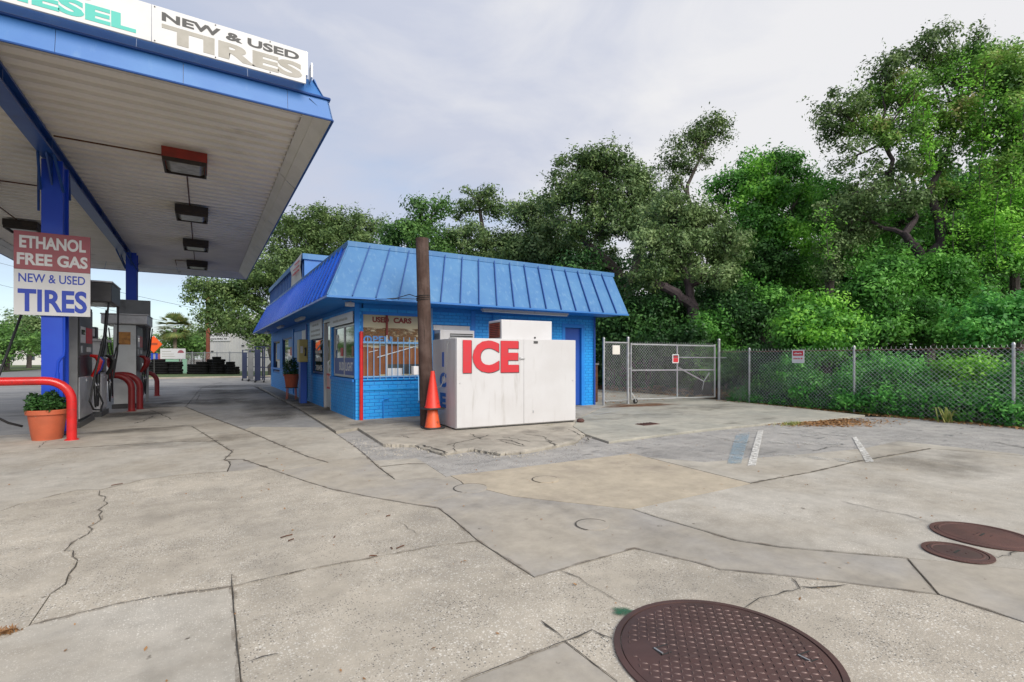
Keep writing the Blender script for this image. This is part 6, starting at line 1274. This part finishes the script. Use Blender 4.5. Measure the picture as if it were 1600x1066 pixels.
# rusty mast, utility pole, wires
x, y = gp(325, 46); t = thing('rusty_mast', 'tall rusty orange steel post in front of the white shed', 'post', (x, y, 0)); part('shaft', MB().tube([(x, y, -.1), (x, y, 8.5)], .17, 10), M['mast'], t)
x, y = gp(220, 62); up_ = thing('utility_pole', 'thin dark utility pole left of the palm', 'pole', (x, y, 0)); part('shaft', MB().tube([(x, y, -.1), (x, y, 6.4)], [.15, .11], 8), M['wood'], up_)
for z in (5.9, 5.2, 4.4): part('insulator', MB().tube([(x-.25, y, z), (x+.25, y, z)], .05, 6), M['pumpdk'], up_)
for i, (a, b) in enumerate([((-60, 395, 60), (480, 515, 55)), ((-60, 430, 60), (470, 540, 58)), ((150, 515, 60), (222, 498, 62))]):
    p, q = Vector(at3(*a)), Vector(at3(*b)); w = part('power_line', MB().tube(loop(p, q, .5, 10), .022, 4), M['black'], None)
    tag(w, ['upper power line crossing the blue sky under the canopy', 'lower power line crossing the blue sky under the canopy', 'short service wire to the thin utility pole'][i], 'wire')
# signs at the roadside
x, y = gp(240, 38); t = thing('road_sign', 'orange diamond road works sign beyond the pumps', 'road sign', (x, y, 0))
ux = Vector((cs, -ss, 0)); c = Vector((x, y, 2.42)); r_ = .66
part('plate', MB().add([c-ux*r_, c-Vector((0, 0, r_)), c+ux*r_, c+Vector((0, 0, r_)), c-ux*r_+Vector((ss, cs, 0))*.02, c-Vector((0, 0, r_))+Vector((ss, cs, 0))*.02, c+ux*r_+Vector((ss, cs, 0))*.02, c+Vector((0, 0, r_))+Vector((ss, cs, 0))*.02], [(0, 1, 2, 3), (7, 6, 5, 4), (0, 4, 5, 1), (1, 5, 6, 2), (2, 6, 7, 3), (3, 7, 4, 0)]), M['diam'], t, smooth=False)
for s_ in (-.35, .0): part('line', MB().obox(c-ux*.3+Vector((-ss*.004, -cs*.004, s_*.3+.05)), ux*.6, Vector((ss, cs, 0))*.003, (0, 0, .05)), M['blackl'], t)
part('leg', MB().tube([c+Vector((ss*.05, cs*.05, -.6)), (x+.03, y+.05, 0)], .03, 6), M['pumpdk'], t)
x, y = gp(241, 44); t = thing('parking_sign', 'small blue sign on a thin post under the orange diamond', 'road sign', (x, y, 0)); c = Vector((x, y, 1.2)); part('plate', MB().obox(c-ux*.3, ux*.6, Vector((ss, cs, 0))*.02, (0, 0, .6)), M['bluel'], t); part('arrow', MB().obox(c-ux*.08-Vector((ss, cs, 0))*.004+Vector((0, 0, .1)), ux*.16, Vector((ss, cs, 0))*.003, (0, 0, .4)), M['white'], t); part('post', MB().tube([(x+.02, y+.03, 0), (x+.02, y+.03, 1.8)], .025, 6), M['galv'], t)
x, y = gp(252, 45); t = thing('red_sign', 'small dull red sign left of the white notice board', 'road sign', (x, y, 0)); c = Vector((x, y, 1.0)); part('plate', MB().obox(c-ux*.3, ux*.6, Vector((ss, cs, 0))*.02, (0, 0, .75)), M['maroon'], t); part('post', MB().tube([(x, y+.03, 0), (x, y+.03, 1.75)], .025, 6), M['galv'], t)
x, y = gp(270, 43.5); t = thing('notice_board', 'wide white notice board on pale green legs beyond the pumps', 'sign', (x, y, 0)); c = Vector((x, y, 1.3)); vd = Vector((ss, cs, 0))
part('board', MB().obox(c-ux*1.1, ux*2.2, vd*.04, (0, 0, .9)), M['white'], t)
part('lower_board', MB().obox(c-ux*1.0+vd*.05+Vector((0, 0, -.45)), ux*1.5, vd*.02, (0, 0, .42)), M['greenp'], t)
for k in (-.95, .8): part('leg', MB().obox(c+ux*k+vd*.045-Vector((0, 0, 1.3)), ux*(.12 if k < 0 else .38), vd*.06, (0, 0, 1.7 if k < 0 else 1.28)), M['greenp'], t)
part('emblem', MB().add([c+ux*(.7+.28*math.cos(a))-vd*.004+Vector((0, 0, .52+.25*math.sin(a))) for a in [math.pi*k/10 for k in range(11)]], [tuple(range(11))]), M['maroon'], t, smooth=False)
for z, l_ in ((.62, 1.0), (.40, 1.3), (.2, 1.4)): part('text_line', MB().obox(c-ux*.95-vd*.004+Vector((0, 0, z)), ux*l_*.8, vd*.003, (0, 0, .05)), M['grayletter'], t)
# tyres in rows on the grass
random.seed(8)
tm = bpy.data.meshes.new('tyre'); tb = MB().lathe([(.2, .0), (.29, -.005), (.335, .03), (.345, .10), (.335, .17), (.29, .205), (.2, .20), (.19, .18), (.19, .02), (.2, 0)], 20, (0, 0, 0), False); tm.from_pydata(tb.v, [], tb.f); tm.materials.append(M['tyre'])
tm.polygons.foreach_set('use_smooth', [True]*len(tm.polygons))
stacks = [(236, 5), (243, 6), (250, 6), (257, 5), (264, 5), (271, 5), (278, 5), (300, 4), (307, 4), (313, 5), (319, 5), (331, 6), (338, 7), (345, 6), (355, 4), (361, 5), (367, 3)]
for k, (px, n) in enumerate(stacks):
    x, y = gp(px, 41.5+random.uniform(-.4, .4))
    for j in range(n):
        o = bpy.data.objects.new('tyre', tm); C.objects.link(o); o.location = (x+random.uniform(-.05, .05), y+random.uniform(-.05, .05), .04+j*.207); o.rotation_euler = (0, 0, random.uniform(0, 6))
        where = 'by the white notice board' if px < 290 else ('left of the rusty mast' if px < 325 else 'right of the rusty mast')
        tag(o, f'used black tyre stacked on the grass {where}', 'tyre', f'black tyres stacked {where}')
# chain link fence by the shed
bf = thing('far_fence', 'distant chain link fence in front of the white shed', 'fence', (*gp(330, 45), 0))
p, q = Vector((*gp(282, 46), 0)), Vector((*gp(400, 43), 0)); n = 6
for k in range(n+1): a = p.lerp(q, k/n); part('post', MB().tube([a, a+Vector((0, 0, 1.95))], .045, 6), M['galv'], bf)
part('rail', MB().tube([p+Vector((0, 0, 1.85)), q+Vector((0, 0, 1.85))], .03, 6), M['galv'], bf)
stuff(part('chain_mesh', chain(MB(), p+Vector((0, 0, .1)), q-p, (q-p).length, 1.85, s=.16, r=.006), M['wire'], bf, smooth=False))
# blue grey metal racks by the far corner of the shop
for i, (px, d, w, h, lb) in enumerate([(384, 30, .45, 1.75, 'dark slate metal tyre rack leftmost of those beyond the shop'), (394, 29, .5, 1.75, 'pale slate metal tyre rack between two darker ones beyond the shop'), (405, 27.5, .5, 1.9, 'tall narrow slate metal rack on castors closest to the shop')]):
    x, y = gp(px, d); t = thing('storage_rack', lb, 'rack', (x, y, 0), 'metal racks at the far end of the shop')
    ux_, vx_ = ux, Vector((ss, cs, 0)); o_ = Vector((x, y, .12))-ux_*w/2
    mk = 'racks' if i != 1 else 'pumpgray'
    for a in (0, w): 
        for b_ in (0, .8): part('upright', MB().obox(o_+ux_*a+vx_*b_, ux_*.05, vx_*.05, (0, 0, h)), M[mk], t)
    part('side_sheet', MB().obox(o_+ux_*.06+vx_*.01, ux_*(w*.5), vx_*.02, (0, 0, h*.9)), M[mk], t)
    for z in (.15, .7, 1.25, h-.05): part('shelf', MB().obox(o_+ux_*.051+vx_*.051+Vector((0, 0, z)), ux_*(w-.055), vx_*.72, (0, 0, .04)), M[mk], t)
    for a in (0.02, w): part('castor', MB().tube([o_+ux_*(a-.02)+Vector((0, 0, -.06)), o_+ux_*(a+.03)+Vector((0, 0, -.06))], .06, 8), M['black'], t)
# pale house far across the street
x, y = gp(30, 95); t = thing('far_house', 'pale house half hidden by trees across the street', 'house', (x, y, 0)); part('wall', MB().box(x-5, x+4, y, y+7, 0, 3), M['shed'], t, smooth=False); part('roof', MB().add([(x-5.4, y-.4, 3.01), (x+4.4, y-.4, 3.01), (x+4.4, y+7.4, 3.01), (x-5.4, y+7.4, 3.01), (x-5.4, y+3.5, 5), (x+4.4, y+3.5, 5)], [(0, 1, 5, 4), (2, 3, 4, 5), (1, 2, 5), (3, 0, 4), (3, 2, 1, 0)]), M['terra'], t, smooth=False); part('window', MB().box(x-2, x-.8, y-.03, y-.005, 1, 2.1), M['glass'], t); part('window', MB().box(x+1, x+2.2, y-.03, y-.005, 1, 2.1), M['glass'], t)
